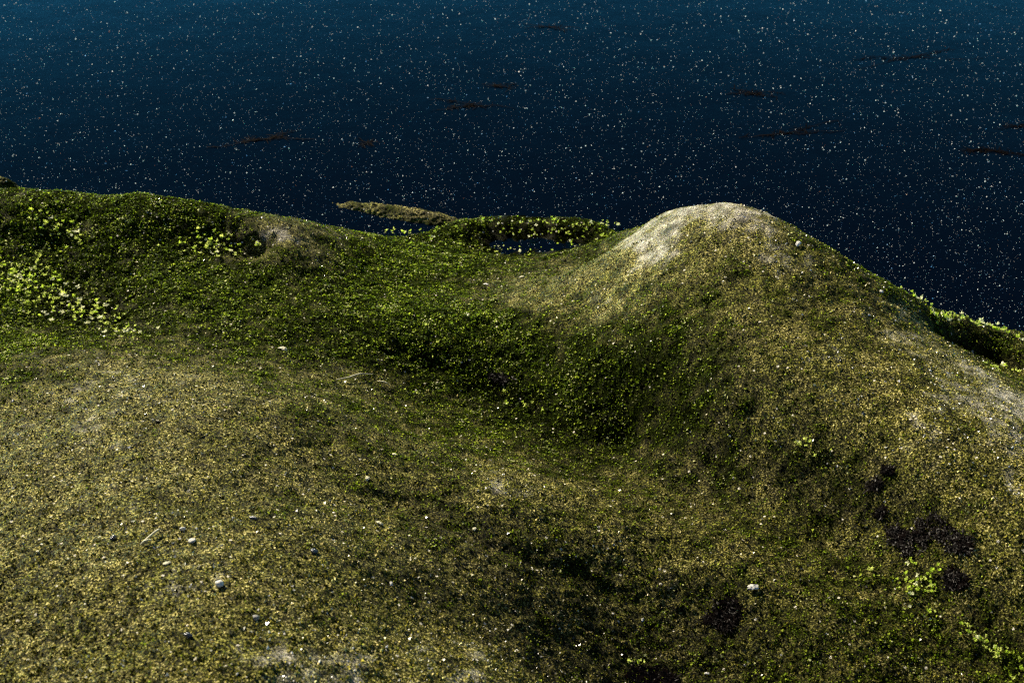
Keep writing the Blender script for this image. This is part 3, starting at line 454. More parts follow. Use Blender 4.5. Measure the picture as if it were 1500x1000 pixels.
WEEDS = [('large two lobed dark red weed mat at lower right', [(0.34, 0.9509),(0.3589, 0.9394),(0.3733, 0.9449),(0.3929, 0.9129),(0.3965, 0.9084),(0.346, 0.9445),(0.3489, 0.9334),(0.3627, 0.9415),(0.3905, 0.9152),(0.389, 0.9047),(0.3445, 0.9468),(0.3562, 0.9344),(0.3693, 0.9385),(0.3966, 0.9126),(0.3915, 0.9064),(0.3504, 0.9408),(0.35, 0.9221),(0.3619, 0.9424),(0.3868, 0.9085),(0.3895, 0.9156),(0.3471, 0.9446),(0.3509, 0.9293),(0.3744, 0.9303),(0.3803, 0.9133),(0.3967, 0.9065),(0.3411, 0.9414),(0.3586, 0.9362),(0.3676, 0.9287),(0.3841, 0.9209),(0.3921, 0.9089),(0.3448, 0.951),(0.3639, 0.9251),(0.3645, 0.9311),(0.3873, 0.9168),(0.3931, 0.9031),(0.3447, 0.9361),(0.3646, 0.9302),(0.3671, 0.9306),(0.3737, 0.9254),(0.3953, 0.9042),(0.3466, 0.9495),(0.3644, 0.9234),(0.3789, 0.9268),(0.3761, 0.929),(0.3868, 0.9065),(0.3402, 0.9475),(0.3519, 0.9284),(0.3769, 0.9291),(0.3812, 0.9293),(0.3917, 0.9077),(0.349, 0.9415),(0.3495, 0.931),(0.363, 0.9455),(0.3764, 0.9209),(0.3969, 0.9045),(0.3485, 0.9401),(0.3569, 0.9332),(0.3726, 0.9454),(0.3778, 0.9283),(0.3942, 0.9051),(0.3468, 0.936),(0.3512, 0.9254),(0.3854, 0.9271),(0.3933, 0.9151),(0.3852, 0.9118),(0.3399, 0.9455),(0.3505, 0.9308),(0.3614, 0.9311),(0.3948, 0.9156),(0.387, 0.9111),(0.3466, 0.94),(0.3579, 0.9398),(0.3634, 0.9303),(0.3875, 0.9251),(0.3887, 0.9151),(0.3391, 0.9411),(0.3517, 0.9247),(0.3755, 0.9426),(0.3799, 0.9117),(0.3885, 0.9141),(0.3489, 0.9405),(0.3529, 0.9225),(0.36, 0.9382),(0.3786, 0.9282),(0.3873, 0.9071),(0.3442, 0.9509),(0.347, 0.9262),(0.3815, 0.9364),(0.3973, 0.914),(0.3863, 0.9123),(0.346, 0.9358),(0.3618, 0.9302),(0.3697, 0.9451),(0.3845, 0.9223),(0.3927, 0.9128),(0.342, 0.9494),(0.3486, 0.9421),(0.3659, 0.945),(0.3897, 0.9155),(0.3856, 0.9101),(0.344, 0.9371),(0.353, 0.9336),(0.3659, 0.9362),(0.3889, 0.9153),(0.3894, 0.9075),(0.344, 0.9423),(0.3476, 0.9337),(0.3653, 0.944),(0.3841, 0.9094),(0.3956, 0.9074),(0.3422, 0.9393),(0.3608, 0.9206),(0.3704, 0.9331),(0.3819, 0.9216),(0.3874, 0.9121),(0.3383, 0.9513),(0.3583, 0.9359),(0.3783, 0.9401),(0.3809, 0.9176),(0.3871, 0.9135),(0.3507, 0.942),(0.35, 0.9382),(0.3729, 0.9337),(0.3914, 0.9106),(0.3893, 0.9115),(0.3399, 0.9518),(0.3485, 0.9293),(0.3727, 0.9271),(0.3925, 0.9156),(0.3978, 0.9078),(0.3412, 0.9481),(0.3623, 0.9281),(0.3654, 0.9344),(0.3937, 0.9149),(0.3894, 0.9061),(0.3471, 0.9374),(0.3485, 0.9324),(0.3766, 0.9426),(0.3938, 0.9133),(0.3893, 0.9047),(0.345, 0.9472),(0.3533, 0.9275),(0.3801, 0.9301),(0.3783, 0.9257),(0.3883, 0.9141),(0.344, 0.9465),(0.3557, 0.937),(0.3649, 0.9395),(0.3809, 0.9135),(0.387, 0.9107)]),('round black weed mat below the long white shell fragment', [(0.1879, 0.8825),(0.1873, 0.8606),(0.1659, 0.8674),(0.1944, 0.8785),(0.1909, 0.8603),(0.1686, 0.8667),(0.1858, 0.8825),(0.1743, 0.8628),(0.171, 0.866),(0.1909, 0.8778),(0.1801, 0.8567),(0.1859, 0.864),(0.1855, 0.8811),(0.1807, 0.8567),(0.1803, 0.8681),(0.179, 0.8745),(0.1778, 0.8632),(0.1812, 0.8631),(0.1888, 0.8766),(0.1835, 0.8561),(0.1792, 0.8714),(0.197, 0.8716),(0.192, 0.8616),(0.1758, 0.8686),(0.1908, 0.878),(0.178, 0.8686),(0.1757, 0.8695),(0.1839, 0.8655),(0.1868, 0.8572),(0.1725, 0.8667),(0.1859, 0.876),(0.1871, 0.8591),(0.179, 0.8666),(0.1791, 0.8798),(0.1856, 0.8639),(0.1706, 0.8671),(0.1814, 0.8794),(0.1882, 0.8629),(0.1853, 0.8642),(0.1922, 0.8668),(0.1743, 0.8639),(0.1681, 0.8701),(0.1861, 0.8666),(0.1822, 0.8563),(0.1724, 0.8684),(0.1876, 0.8679),(0.1829, 0.8654),(0.1748, 0.8723),(0.1951, 0.8686),(0.1856, 0.8607),(0.172, 0.8696),(0.1936, 0.8785),(0.1789, 0.8574),(0.186, 0.8651),(0.1916, 0.8726),(0.1903, 0.863),(0.177, 0.8654),(0.1969, 0.8747),(0.1846, 0.8642),(0.1719, 0.8706),(0.1876, 0.8685),(0.1792, 0.8657),(0.1732, 0.8666),(0.1927, 0.8812),(0.1854, 0.8662),(0.1816, 0.8698),(0.1806, 0.8795),(0.183, 0.8667),(0.1782, 0.8666),(0.188, 0.8722),(0.1881, 0.8646),(0.1765, 0.8675),(0.1767, 0.8741),(0.1789, 0.866),(0.173, 0.8676),(0.1897, 0.8705),(0.1788, 0.8602),(0.1799, 0.8683),(0.1869, 0.8688),(0.1853, 0.8588)]),('small black weed tuft right of the lower right sea lettuce', [(0.3827, 0.877),(0.3831, 0.8853),(0.3769, 0.8791),(0.379, 0.892),(0.375, 0.8837),(0.3816, 0.8844),(0.3803, 0.877),(0.3796, 0.8896),(0.3831, 0.8807),(0.3795, 0.8865),(0.3757, 0.8802),(0.3778, 0.8865),(0.3785, 0.8827),(0.3798, 0.8917),(0.3844, 0.8782),(0.3783, 0.8922),(0.3802, 0.8868),(0.3799, 0.8877),(0.3891, 0.8772),(0.3788, 0.8878),(0.3756, 0.8872),(0.3773, 0.8892),(0.3845, 0.8802),(0.3821, 0.8888),(0.3846, 0.8817),(0.3795, 0.887),(0.3812, 0.8816),(0.379, 0.885),(0.3821, 0.8809),(0.3832, 0.8852),(0.3847, 0.8767),(0.3769, 0.887),(0.3864, 0.8783),(0.3816, 0.8851),(0.3888, 0.8825),(0.381, 0.8891),(0.3887, 0.8792),(0.3765, 0.8888),(0.3777, 0.8798),(0.3798, 0.8925),(0.3802, 0.8782),(0.3807, 0.8892),(0.3858, 0.8779),(0.3822, 0.8846),(0.3854, 0.8849),(0.3802, 0.8866),(0.3827, 0.8801),(0.3767, 0.8877),(0.3827, 0.8803),(0.3796, 0.8891),(0.3836, 0.8778),(0.3787, 0.8875),(0.3786, 0.8815),(0.3801, 0.891),(0.3886, 0.8835),(0.3803, 0.8911),(0.3757, 0.8822),(0.3781, 0.8926),(0.3829, 0.8881),(0.3786, 0.8843),(0.3805, 0.8812),(0.3811, 0.8868),(0.3814, 0.8764),(0.3792, 0.887),(0.3842, 0.8869),(0.3805, 0.8875),(0.3857, 0.8776),(0.3826, 0.8901),(0.3804, 0.8854),(0.3773, 0.8879)]),('black weed mat cut by the bottom edge', [(0.1098, 0.8082),(0.1151, 0.8079),(0.1102, 0.8119),(0.1198, 0.8062),(0.1082, 0.8141),(0.1358, 0.8109),(0.1178, 0.8075),(0.1327, 0.8105),(0.0999, 0.8037),(0.127, 0.8142),(0.0939, 0.8059),(0.1217, 0.8074),(0.1157, 0.8156),(0.1368, 0.8062),(0.1238, 0.8109),(0.1129, 0.803),(0.1042, 0.8049),(0.1237, 0.8032),(0.1012, 0.8086),(0.1254, 0.8105),(0.1052, 0.804),(0.1368, 0.8093),(0.1194, 0.817),(0.1209, 0.804),(0.1173, 0.8161),(0.1301, 0.8069),(0.1226, 0.8079),(0.1298, 0.8094),(0.1141, 0.815),(0.1206, 0.8121),(0.0998, 0.8114),(0.124, 0.8057),(0.0973, 0.8058),(0.1278, 0.8028),(0.1095, 0.8075),(0.1216, 0.8015),(0.0961, 0.8038),(0.1143, 0.7998),(0.1182, 0.8189),(0.1217, 0.8114),(0.0955, 0.8064),(0.1181, 0.8006),(0.1057, 0.8137),(0.124, 0.8042),(0.1196, 0.8086),(0.1154, 0.8077),(0.109, 0.8137),(0.1312, 0.8092),(0.1099, 0.8113),(0.1257, 0.8129),(0.1271, 0.8151),(0.121, 0.8121),(0.1103, 0.8159),(0.1269, 0.8016),(0.1179, 0.8136),(0.1344, 0.8089),(0.11, 0.8088),(0.1206, 0.8038),(0.1016, 0.8133),(0.1338, 0.8112),(0.1062, 0.806),(0.1218, 0.8112),(0.1088, 0.8139),(0.1296, 0.8095),(0.1073, 0.8041),(0.1166, 0.8098),(0.1172, 0.8046),(0.1259, 0.8105),(0.1228, 0.8096),(0.1313, 0.8138),(0.1096, 0.8145),(0.1164, 0.8023),(0.119, 0.814),(0.1226, 0.8005),(0.1183, 0.8119),(0.1293, 0.807),(0.0983, 0.808),(0.127, 0.8038),(0.0993, 0.8099),(0.1215, 0.812),(0.122, 0.8097),(0.1319, 0.8138),(0.1034, 0.7997),(0.1178, 0.8106),(0.1122, 0.8023),(0.1301, 0.8117),(0.1169, 0.8084),(0.127, 0.8051),(0.1184, 0.8056),(0.1335, 0.8042),(0.11, 0.8168),(0.1291, 0.8132),(0.1265, 0.8167),(0.1164, 0.8099),(0.1152, 0.8087),(0.1302, 0.8062),(0.102, 0.8024),(0.1208, 0.8115),(0.1202, 0.8086),(0.1175, 0.8061),(0.1205, 0.8069),(0.1171, 0.8006),(0.0934, 0.8037),(0.1283, 0.808),(0.1123, 0.817),(0.1235, 0.804),(0.1003, 0.8053),(0.1246, 0.8138),(0.1035, 0.8041),(0.1142, 0.8042)]),('small dark weed tuft above the two lobed mat', [(0.3333, 0.9953),(0.343, 0.9972),(0.3346, 0.9939),(0.3455, 0.9967),(0.332, 0.9889),(0.345, 0.9967),(0.335, 0.9888),(0.346, 0.9971),(0.3275, 0.9923),(0.3451, 0.9965),(0.3322, 0.9932),(0.344, 0.9993),(0.3348, 0.9909),(0.3418, 0.9992),(0.3306, 0.9935),(0.344, 0.9956),(0.3281, 0.9936),(0.3449, 0.9966),(0.3367, 0.9913),(0.3429, 0.9985),(0.3278, 0.9926),(0.3414, 0.999),(0.3359, 0.9925),(0.3433, 0.9987),(0.3369, 0.9892),(0.3411, 0.9987)]),('small black weed tuft between the tuft and the two lobed mat', [(0.3369, 0.971),(0.3321, 0.9682),(0.3355, 0.9721),(0.3367, 0.9658),(0.3316, 0.9691),(0.3367, 0.9683),(0.3332, 0.9691),(0.3331, 0.9699),(0.3344, 0.9703),(0.336, 0.9665),(0.337, 0.9672),(0.338, 0.9695),(0.3351, 0.9684),(0.3371, 0.971)]),('reddish brown weed tuft in the central valley', [(-0.0155, 1.2714),(-0.0102, 1.2648),(-0.0091, 1.2695),(-0.0078, 1.2662),(-0.0126, 1.2655),(-0.0197, 1.2672),(-0.0057, 1.2658),(-0.0001, 1.2681),(-0.0075, 1.2683),(-0.0166, 1.2726),(-0.0177, 1.268),(-0.0231, 1.2736),(-0.0107, 1.2658),(-0.0122, 1.2659),(-0.012, 1.2718),(-0.0227, 1.2705)])]
FLOAT = [('dark floating weed streak at the right frame edge', (0.6369, 1.9337, 0.7923, 1.9337),0.0155, 70),('dark floating weed with a black tail right of the centre of the water', (0.3463, 2.1408, 0.4436, 2.1205),0.0231, 60),('reddish floating weed patch in the middle of the water', (-0.1644, 2.0874, 0.0329, 2.0874),0.0322, 60),('floating weed with a bent black stem on the left water', (-0.4741, 1.9498, -0.2904, 1.9858),0.0229, 60),('faint reddish weed streak above the tall hump', (0.3259, 1.9739, 0.5208, 2.0032),0.0209, 45),('faint dark weed streak high at the right', (0.5447, 2.2473, 0.8145, 2.302),0.0229, 60),('small dark weed clump near the middle of the water', (-0.0585, 2.1593, 0.0135, 2.1593),0.0157, 30),('faint brown weed streak near the top middle of the water', (-0.0123, 2.4182, 0.134, 2.3987),0.0155, 22),('faint brown weed streak at the upper right edge', (0.7578, 2.0143, 0.8218, 2.0143),0.0165, 18),('small dark weed wisp above the low rock bar', (-0.234, 1.9562, -0.2047, 1.9562),0.0068, 20)]
CREASES = [[(-0.1089, 0.9507),(-0.0782, 0.9397),(-0.0415, 0.9163),(-0.0118, 0.9047),(0.0297, 0.9022),(0.0655, 0.8964),(0.107, 0.8869)], [(-0.1222, 1.2971),(-0.0838, 1.2843),(-0.0377, 1.2596),(0.0074, 1.2306),(0.0578, 1.1824),(0.1062, 1.1455)], [(0.4716, 1.2724),(0.5016, 1.2851),(0.527, 1.2865),(0.5549, 1.2645),(0.5755, 1.2182)]]
PITS = [(-0.3361, 1.4868),(-0.3061, 1.4829),(-0.3739, 1.4893)]

# ------------------------------------------------------------------ noise and height
_perm = rng.permutation(4096)
_grad = rng.normal(size=(4096, 2))
_grad /= np.linalg.norm(_grad, axis=1)[:, None]

def perlin(x, y, f, seed=0):
    x = x * f + seed * 17.31; y = y * f - seed * 9.77
    xi = np.floor(x).astype(np.int64); yi = np.floor(y).astype(np.int64)
    fx = x - xi; fy = y - yi
    u = fx * fx * fx * (fx * (fx * 6 - 15) + 10); v = fy * fy * fy * (fy * (fy * 6 - 15) + 10)
    def g(i, j):
        h = _perm[(_perm[(xi + i) & 4095] + yi + j + seed * 131) & 4095]
        return _grad[h, 0] * (fx - i) + _grad[h, 1] * (fy - j)
    a = g(0, 0); b = g(1, 0); c = g(0, 1); d = g(1, 1)
    return ((a + u * (b - a)) + v * ((c + u * (d - c)) - (a + u * (b - a)))) * 1.5

CT = np.array(CTRL)
def _phi(r2):
    return -np.sqrt(r2 + 0.05 ** 2)
_n = len(CT)
_A = np.zeros((_n + 3, _n + 3))
_A[:_n, :_n] = _phi(((CT[:, None, :2] - CT[None, :, :2]) ** 2).sum(-1)) + np.eye(_n) * 1.5e-3
_A[:_n, _n] = 1; _A[:_n, _n + 1:] = CT[:, :2]; _A[_n:, :_n] = _A[:_n, _n:].T
_W = np.linalg.solve(_A, np.r_[CT[:, 2], 0, 0, 0])
# coarse lattice of the smooth rock form, sampled bilinearly afterwards
LX = np.linspace(-1.6, 1.6, 321); LY = np.linspace(0.0, 2.6, 261)
gx, gy = np.meshgrid(LX, LY)
_q = np.stack([gx.ravel(), gy.ravel()], 1)
_b = np.empty(len(_q))
for k in range(0, len(_q), 20000):
    p = _q[k:k + 20000]
    _b[k:k + 20000] = _phi(((p[:, None] - CT[None, :, :2]) ** 2).sum(-1)) @ _W[:_n] + _W[_n] + p @ _W[_n + 1:]
BASE = np.clip(_b.reshape(gx.shape), -0.25, 0.4)
CV = np.array(COVER_SHADE)  # moss, pale, dark; dark also holds painted shade of valley and lower slope
_d2 = ((_q[:, None, :] - CV[None, :, :2]) ** 2).sum(-1) if len(_q) * len(CV) < 2.2e7 else ((_q[:, None, :] - CV[None, :, :2]) ** 2).sum(-1)
_w = 1.0 / (_d2 + 0.0006) ** 1.7
COVL = ((_w @ CV[:, 2:5]) / _w.sum(1)[:, None]).reshape(gx.shape + (3,))
del _d2, _w

def lattice(T, x, y):
    u = np.clip((x - LX[0]) / (LX[1] - LX[0]), 0, len(LX) - 1.001); v = np.clip((y - LY[0]) / (LY[1] - LY[0]), 0, len(LY) - 1.001)
    i = u.astype(int); j = v.astype(int); a = u - i; b = v - j
    if T.ndim == 3:
        a = a[..., None]; b = b[..., None]
    return (T[j, i] * (1 - a) + T[j, i + 1] * a) * (1 - b) + (T[j + 1, i] * (1 - a) + T[j + 1, i + 1] * a) * b

def poly_dist(x, y, pts):
    """distance and signed side to a polyline"""
    best = np.full(x.shape, 9.0); side = np.zeros(x.shape)
    for (ax, ay), (bx, by) in zip(pts[:-1], pts[1:]):
        dx, dy = bx - ax, by - ay
        t = np.clip(((x - ax) * dx + (y - ay) * dy) / (dx * dx + dy * dy), 0, 1)
        ex = x - ax - t * dx; ey = y - ay - t * dy
        d = np.hypot(ex, ey); m = d < best
        best = np.where(m, d, best); side = np.where(m, np.sign(dx * ey - dy * ex), side)
    return best, side

def cover_shade(x, y):
    wx = x + 0.018 * perlin(x, y, 22, 3) + 0.008 * perlin(x, y, 60, 5)
    wy = y + 0.018 * perlin(x, y, 22, 4) + 0.008 * perlin(x, y, 60, 6)
    c = lattice(COVL, wx, wy)
    c = c + (0.20 * perlin(x, y, 30, 7) + 0.24 * perlin(x, y, 75, 8))[..., None] * np.array([1, -0.8, 0.4])
    return np.clip(c, 0, 1)

def height(x, y, fine=True):
    z = lattice(BASE, x, y)
    z = z + 0.004 * perlin(x, y, 7, 1) + 0.0025 * perlin(x, y, 17, 2)
    for pts, dep, w in ((CREASES[0], 0.0032, 0.010), (CREASES[1], 0.004, 0.014), (CREASES[2], 0.014, 0.012)):
        d, s = poly_dist(x + 0.006 * perlin(x, y, 25, 9), y + 0.006 * perlin(x, y, 25, 10), pts)
        z = z - dep * np.exp(-(d / w) ** 2)
    for (cx, cy), dep, w in zip(PITS, (0.008, 0.016, 0.004), (0.035, 0.018, 0.03)):
        z = z - dep * np.exp(-(((x - cx) / (w * 1.3)) ** 2 + ((y - cy) / w) ** 2))
    if fine:
        c = cover_shade(x, y)
        rough = 0.75 + 0.2 * c[..., 0] - 0.25 * c[..., 1]
        n = 0.0020 * perlin(x, y, 45, 11)
        n = n + 0.0015 * perlin(x, y, 110, 12)
        n = n + 0.0010 * np.abs(perlin(x, y, 190, 13)) * 1.3
        n = n + 0.0007 * perlin(x, y, 330, 14)
        # shallow dimples
        n = n - 0.004 * np.clip(perlin(x, y, 38, 15) - 0.55, 0, 1) * 2.0
        z = z + n * rough
        c[..., 2] = np.clip(c[..., 2] + 0.8 * np.exp(-(np.maximum(z, 0) / 0.007) ** 2), 0, 1)      # wet margin at the waterline
        return z, c
    return z

def znorm(x, y, e=0.004):
    X = np.array([x, x + e, x - e, x, x]); Y = np.array([y, y, y, y + e, y - e])
    Z = height(X, Y, False)
    return float(Z[0]), Vector((-(Z[1] - Z[2]) / (2 * e), -(Z[3] - Z[4]) / (2 * e), 1)).normalized()

# ------------------------------------------------------------------ helpers
def link(name, mesh, mats=(), parent=None):
    o = bpy.data.objects.new(name, mesh)
    COL.objects.link(o)
    for m in mats:
        if m.name not in [q.name for q in mesh.materials]:
            mesh.materials.append(m)
    if parent:
        o.parent = parent
    return o

def tag(o, label=None, cat=None, group=None, kind=None):
    if label: o["label"] = label
    if cat: o["category"] = cat
    if group: o["group"] = group
    if kind: o["kind"] = kind
    return o

def empty(name, loc):
    o = bpy.data.objects.new(name, None)
    o.empty_display_size = 0.02
    COL.objects.link(o); o.location = loc
    return o

def np_mesh(name, V, F, smooth=False, colors=None, corners=None):
    """V (n,3), F (m,k) all faces with k corners; colors per vertex"""
    me = bpy.data.meshes.new(name)
    F = np.asarray(F, dtype=np.int32); k = F.shape[1]
    me.vertices.add(len(V)); me.vertices.foreach_set("co", np.asarray(V, np.float32).ravel())
    me.loops.add(F.size); me.loops.foreach_set("vertex_index", F.ravel())
    me.polygons.add(len(F)); me.polygons.foreach_set("loop_start", np.arange(0, F.size, k, dtype=np.int32))
    me.polygons.foreach_set("use_smooth", np.full(len(F), smooth))
    if colors is not None:
        a = me.attributes.new("tint", 'FLOAT_COLOR', 'POINT')
        a.data.foreach_set("color", np.c_[colors, np.ones(len(colors))].astype(np.float32).ravel())
    me.update(calc_edges=True)
    return me

class NT:
    def __init__(s, name):
        s.m = bpy.data.materials.new(name); s.m.use_nodes = True
        s.t = s.m.node_tree; s.b = s.t.nodes["Principled BSDF"]; s.out = s.t.nodes["Material Output"]
    def n(s, typ, **kw):
        nd = s.t.nodes.new(typ)
        for k, v in kw.items():
            if k.startswith("i_"):
                nd.inputs[k[2:].replace("_", " ")].default_value = v
            else:
                setattr(nd, k, v)
        return nd
    def l(s, a, b): s.t.links.new(a, b)
    def ramp(s, src, stops, interp='LINEAR'):
        r = s.t.nodes.new("ShaderNodeValToRGB"); r.color_ramp.interpolation = interp
        el = r.color_ramp.elements
        while len(el) < len(stops): el.new(0.5)
        for e, (p, c) in zip(el, stops):
            e.position = p; e.color = (*c, 1) if len(c) == 3 else c
        s.l(src, r.inputs[0]); return r.outputs[0]
    def mix(s, fac, a, b, mode='MIX'):
        m = s.t.nodes.new("ShaderNodeMix"); m.data_type = 'RGBA'; m.blend_type = mode
        for i, v in ((0, fac), (6, a), (7, b)):
            if hasattr(v, "default_value") or hasattr(v, "is_linked"): s.l(v, m.inputs[i])
            else: m.inputs[i].default_value = v if i == 0 else (*v, 1)
        return m.outputs[2]
    def math(s, op, a, b=None):
        m = s.t.nodes.new("ShaderNodeMath"); m.operation = op
        for i, v in ((0, a), (1, b)):
            if v is None: continue
            if hasattr(v, "is_linked"): s.l(v, m.inputs[i])
            else: m.inputs[i].default_value = v
        return m.outputs[0]
    def noise(s, scale, detail=3, rough=0.6, vec=None):
        nd = s.n("ShaderNodeTexNoise", i_Scale=scale, i_Detail=detail, i_Roughness=rough)
        s.l(vec if vec else s.pos(), nd.inputs["Vector"]); return nd.outputs[0]
    def pos(s):
        if not hasattr(s, "_g"): s._g = s.t.nodes.new("ShaderNodeNewGeometry").outputs["Position"]
        return s._g

# ------------------------------------------------------------------ materials
def rock_material():
    s = NT("algae_crusted_rock")
    att = s.n("ShaderNodeAttribute", attribute_name="tint")
    sep = s.n("ShaderNodeSeparateColor"); s.l(att.outputs["Color"], sep.inputs[0])
    moss, pale, dark = sep.outputs
    grain = s.noise(520, 2, 0.7)
    grain2 = s.noise(900, 2, 0.7)
    crust = s.ramp(grain, [(0.38, (0.004, 0.004, 0.001)), (0.49, (0.036, 0.036, 0.004)), (0.57, (0.165, 0.150, 0.020)), (0.67, (0.57, 0.50, 0.22))])
    blot = s.noise(26, 4, 0.6)
    crust = s.mix(pale, crust, s.mix(1.0, crust, (1.45, 1.42, 1.5), 'MULTIPLY'))
    crust = s.mix(s.ramp(blot, [(0.42, (0, 0, 0)), (0.62, (1, 1, 1))]), crust, s.mix(1.0, crust, (0.62, 0.68, 0.34), 'MULTIPLY'))
    stone = s.ramp(grain2, [(0.34, (0.05, 0.042, 0.032)), (0.44, (0.30, 0.27, 0.22)), (0.54, (0.58, 0.54, 0.46)), (0.66, (0.82, 0.79, 0.72))])
    mossc = s.ramp(grain, [(0.34, (0.004, 0.006, 0.002)), (0.55, (0.018, 0.027, 0.004)), (0.72, (0.07, 0.09, 0.012))])
    pm = s.math('MULTIPLY', s.math('SUBTRACT', pale, 0.70), 2.2)
    pm = s.math('ADD', pm, s.math('MULTIPLY', s.math('SUBTRACT', grain2, 0.5), 1.6))
    pm = s.math('ADD', pm, s.math('MULTIPLY', s.math('SUBTRACT', blot, 0.5), 0.7))
    pmn = s.n("ShaderNodeClamp"); s.l(pm, pmn.inputs[0])
    col = s.mix(pmn.outputs[0], crust, stone)
    mm = s.math('MULTIPLY', s.math('SUBTRACT', moss, 0.35), 2.4)
    mm = s.math('ADD', mm, s.math('MULTIPLY', s.math('SUBTRACT', grain, 0.5), 1.2))
    mmn = s.n("ShaderNodeClamp"); s.l(mm, mmn.inputs[0])
    col = s.mix(mmn.outputs[0], col, mossc)
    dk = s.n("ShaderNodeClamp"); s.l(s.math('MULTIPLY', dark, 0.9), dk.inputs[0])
    col = s.mix(dk.outputs[0], col, s.mix(1.0, col, (0.10, 0.085, 0.09), 'MULTIPLY'))  # dark channel: wet waterline plus valley shade painted into the rock colour
    col = s.mix(1.0, col, s.ramp(s.noise(70, 4, 0.7), [(0.36, (0.45,) * 3), (0.5, (1.0,) * 3), (0.64, (1.5,) * 3)]), 'MULTIPLY')
    # sparse white mineral specks
    vor = s.n("ShaderNodeTexVoronoi", i_Scale=230.0); s.l(s.pos(), vor.inputs["Vector"])
    vsep = s.n("ShaderNodeSeparateColor"); s.l(vor.outputs["Color"], vsep.inputs[0])
    spk = s.math('MULTIPLY', s.math('GREATER_THAN', vsep.outputs[0], 0.965), s.math('LESS_THAN', vor.outputs["Distance"], 0.30))
    col = s.mix(spk, col, (0.62, 0.58, 0.46))
    s.l(col, s.b.inputs["Base Color"])
    s.l(s.ramp(grain2, [(0.3, (0.5,) * 3), (0.7, (0.85,) * 3)]), s.b.inputs["Roughness"])
    s.l(s.math('MULTIPLY', s.math('SUBTRACT', 1.0, mmn.outputs[0]), 0.06), s.b.inputs["Specular IOR Level"])
    bmp = s.n("ShaderNodeBump", i_Strength=1.0, i_Distance=0.0032)
    hgt = s.math('ADD', grain, s.math('MULTIPLY', grain2, 0.6))
    s.l(hgt, bmp.inputs["Height"]); s.l(bmp.outputs[0], s.b.inputs["Normal"])
    return s.m

def tint_material(name, rough=0.6, trans=0.0, spec=0.4, mul=None):
    s = NT(name)
    att = s.n("ShaderNodeAttribute", attribute_name="tint")
    nz = s.noise(700, 2)
    c = s.mix(1.0, att.outputs["Color"], s.ramp(nz, [(0.3, (0.7,) * 3), (0.7, (1.25,) * 3)]), 'MULTIPLY')
    s.l(c, s.b.inputs["Base Color"])
    s.b.inputs["Roughness"].default_value = rough
    s.b.inputs["Specular IOR Level"].default_value = spec
    if trans:
        tr = s.n("ShaderNodeBsdfTranslucent"); s.l(c, tr.inputs[0])
        mx = s.n("ShaderNodeMixShader"); mx.inputs[0].default_value = trans
        s.l(s.b.outputs[0], mx.inputs[1]); s.l(tr.outputs[0], mx.inputs[2]); s.l(mx.outputs[0], s.out.inputs[0])
    return s.m

def plain(name, c1, c2, scale=300, rough=0.6, trans=0.0, spec=0.4, bump=0.0):
    s = NT(name)
    obj = s.t.nodes.new("ShaderNodeTexCoord").outputs["Object"]
    nz = s.noise(scale, 3, 0.6, obj)
    c = s.ramp(nz, [(0.35, c1), (0.65, c2)])
    s.l(c, s.b.inputs["Base Color"]); s.b.inputs["Roughness"].default_value = rough
    s.b.inputs["Specular IOR Level"].default_value = spec
    if bump:
        b = s.n("ShaderNodeBump", i_Strength=0.6, i_Distance=bump); s.l(nz, b.inputs["Height"]); s.l(b.outputs[0], s.b.inputs["Normal"])
    if trans:
        tr = s.n("ShaderNodeBsdfTranslucent"); s.l(c, tr.inputs[0])
        mx = s.n("ShaderNodeMixShader"); mx.inputs[0].default_value = trans
        s.l(s.b.outputs[0], mx.inputs[1]); s.l(tr.outputs[0], mx.inputs[2]); s.l(mx.outputs[0], s.out.inputs[0])
    return s.m

def water_material():
    s = NT("still_dark_water")
    s.t.nodes.remove(s.b)
    fr = s.n("ShaderNodeFresnel", i_IOR=1.333)
    gl = s.n("ShaderNodeBsdfGlossy", i_Roughness=0.06)
    gl.inputs[0].default_value = (0.18, 0.95, 0.95, 1)
    tr = s.n("ShaderNodeBsdfDiffuse"); tr.inputs[0].default_value = (0.0005, 0.0015, 0.0048, 1)      # light scattered back by the water itself
    n1 = s.noise(520, 2, 0.6); n2 = s.noise(9, 3, 0.5)
    b1 = s.n("ShaderNodeBump", i_Strength=0.25, i_Distance=0.0008); s.l(n1, b1.inputs["Height"])
    b2 = s.n("ShaderNodeBump", i_Strength=0.1, i_Distance=0.01); s.l(n2, b2.inputs["Height"]); s.l(b1.outputs[0], b2.inputs["Normal"])
    s.l(b2.outputs[0], gl.inputs["Normal"]); s.l(b2.outputs[0], fr.inputs["Normal"])
    mx = s.n("ShaderNodeMixShader")
    fac = s.math('MINIMUM', s.math('MULTIPLY', s.math('POWER', fr.outputs[0], 3.0), 54.0), 1.0)     # sky glare seen through polarised viewing falls off steeply below Brewster's angle
    s.l(fac, mx.inputs[0]); s.l(tr.outputs[0], mx.inputs[1]); s.l(gl.outputs[0], mx.inputs[2])
    s.l(mx.outputs[0], s.out.inputs[0])
    return s.m

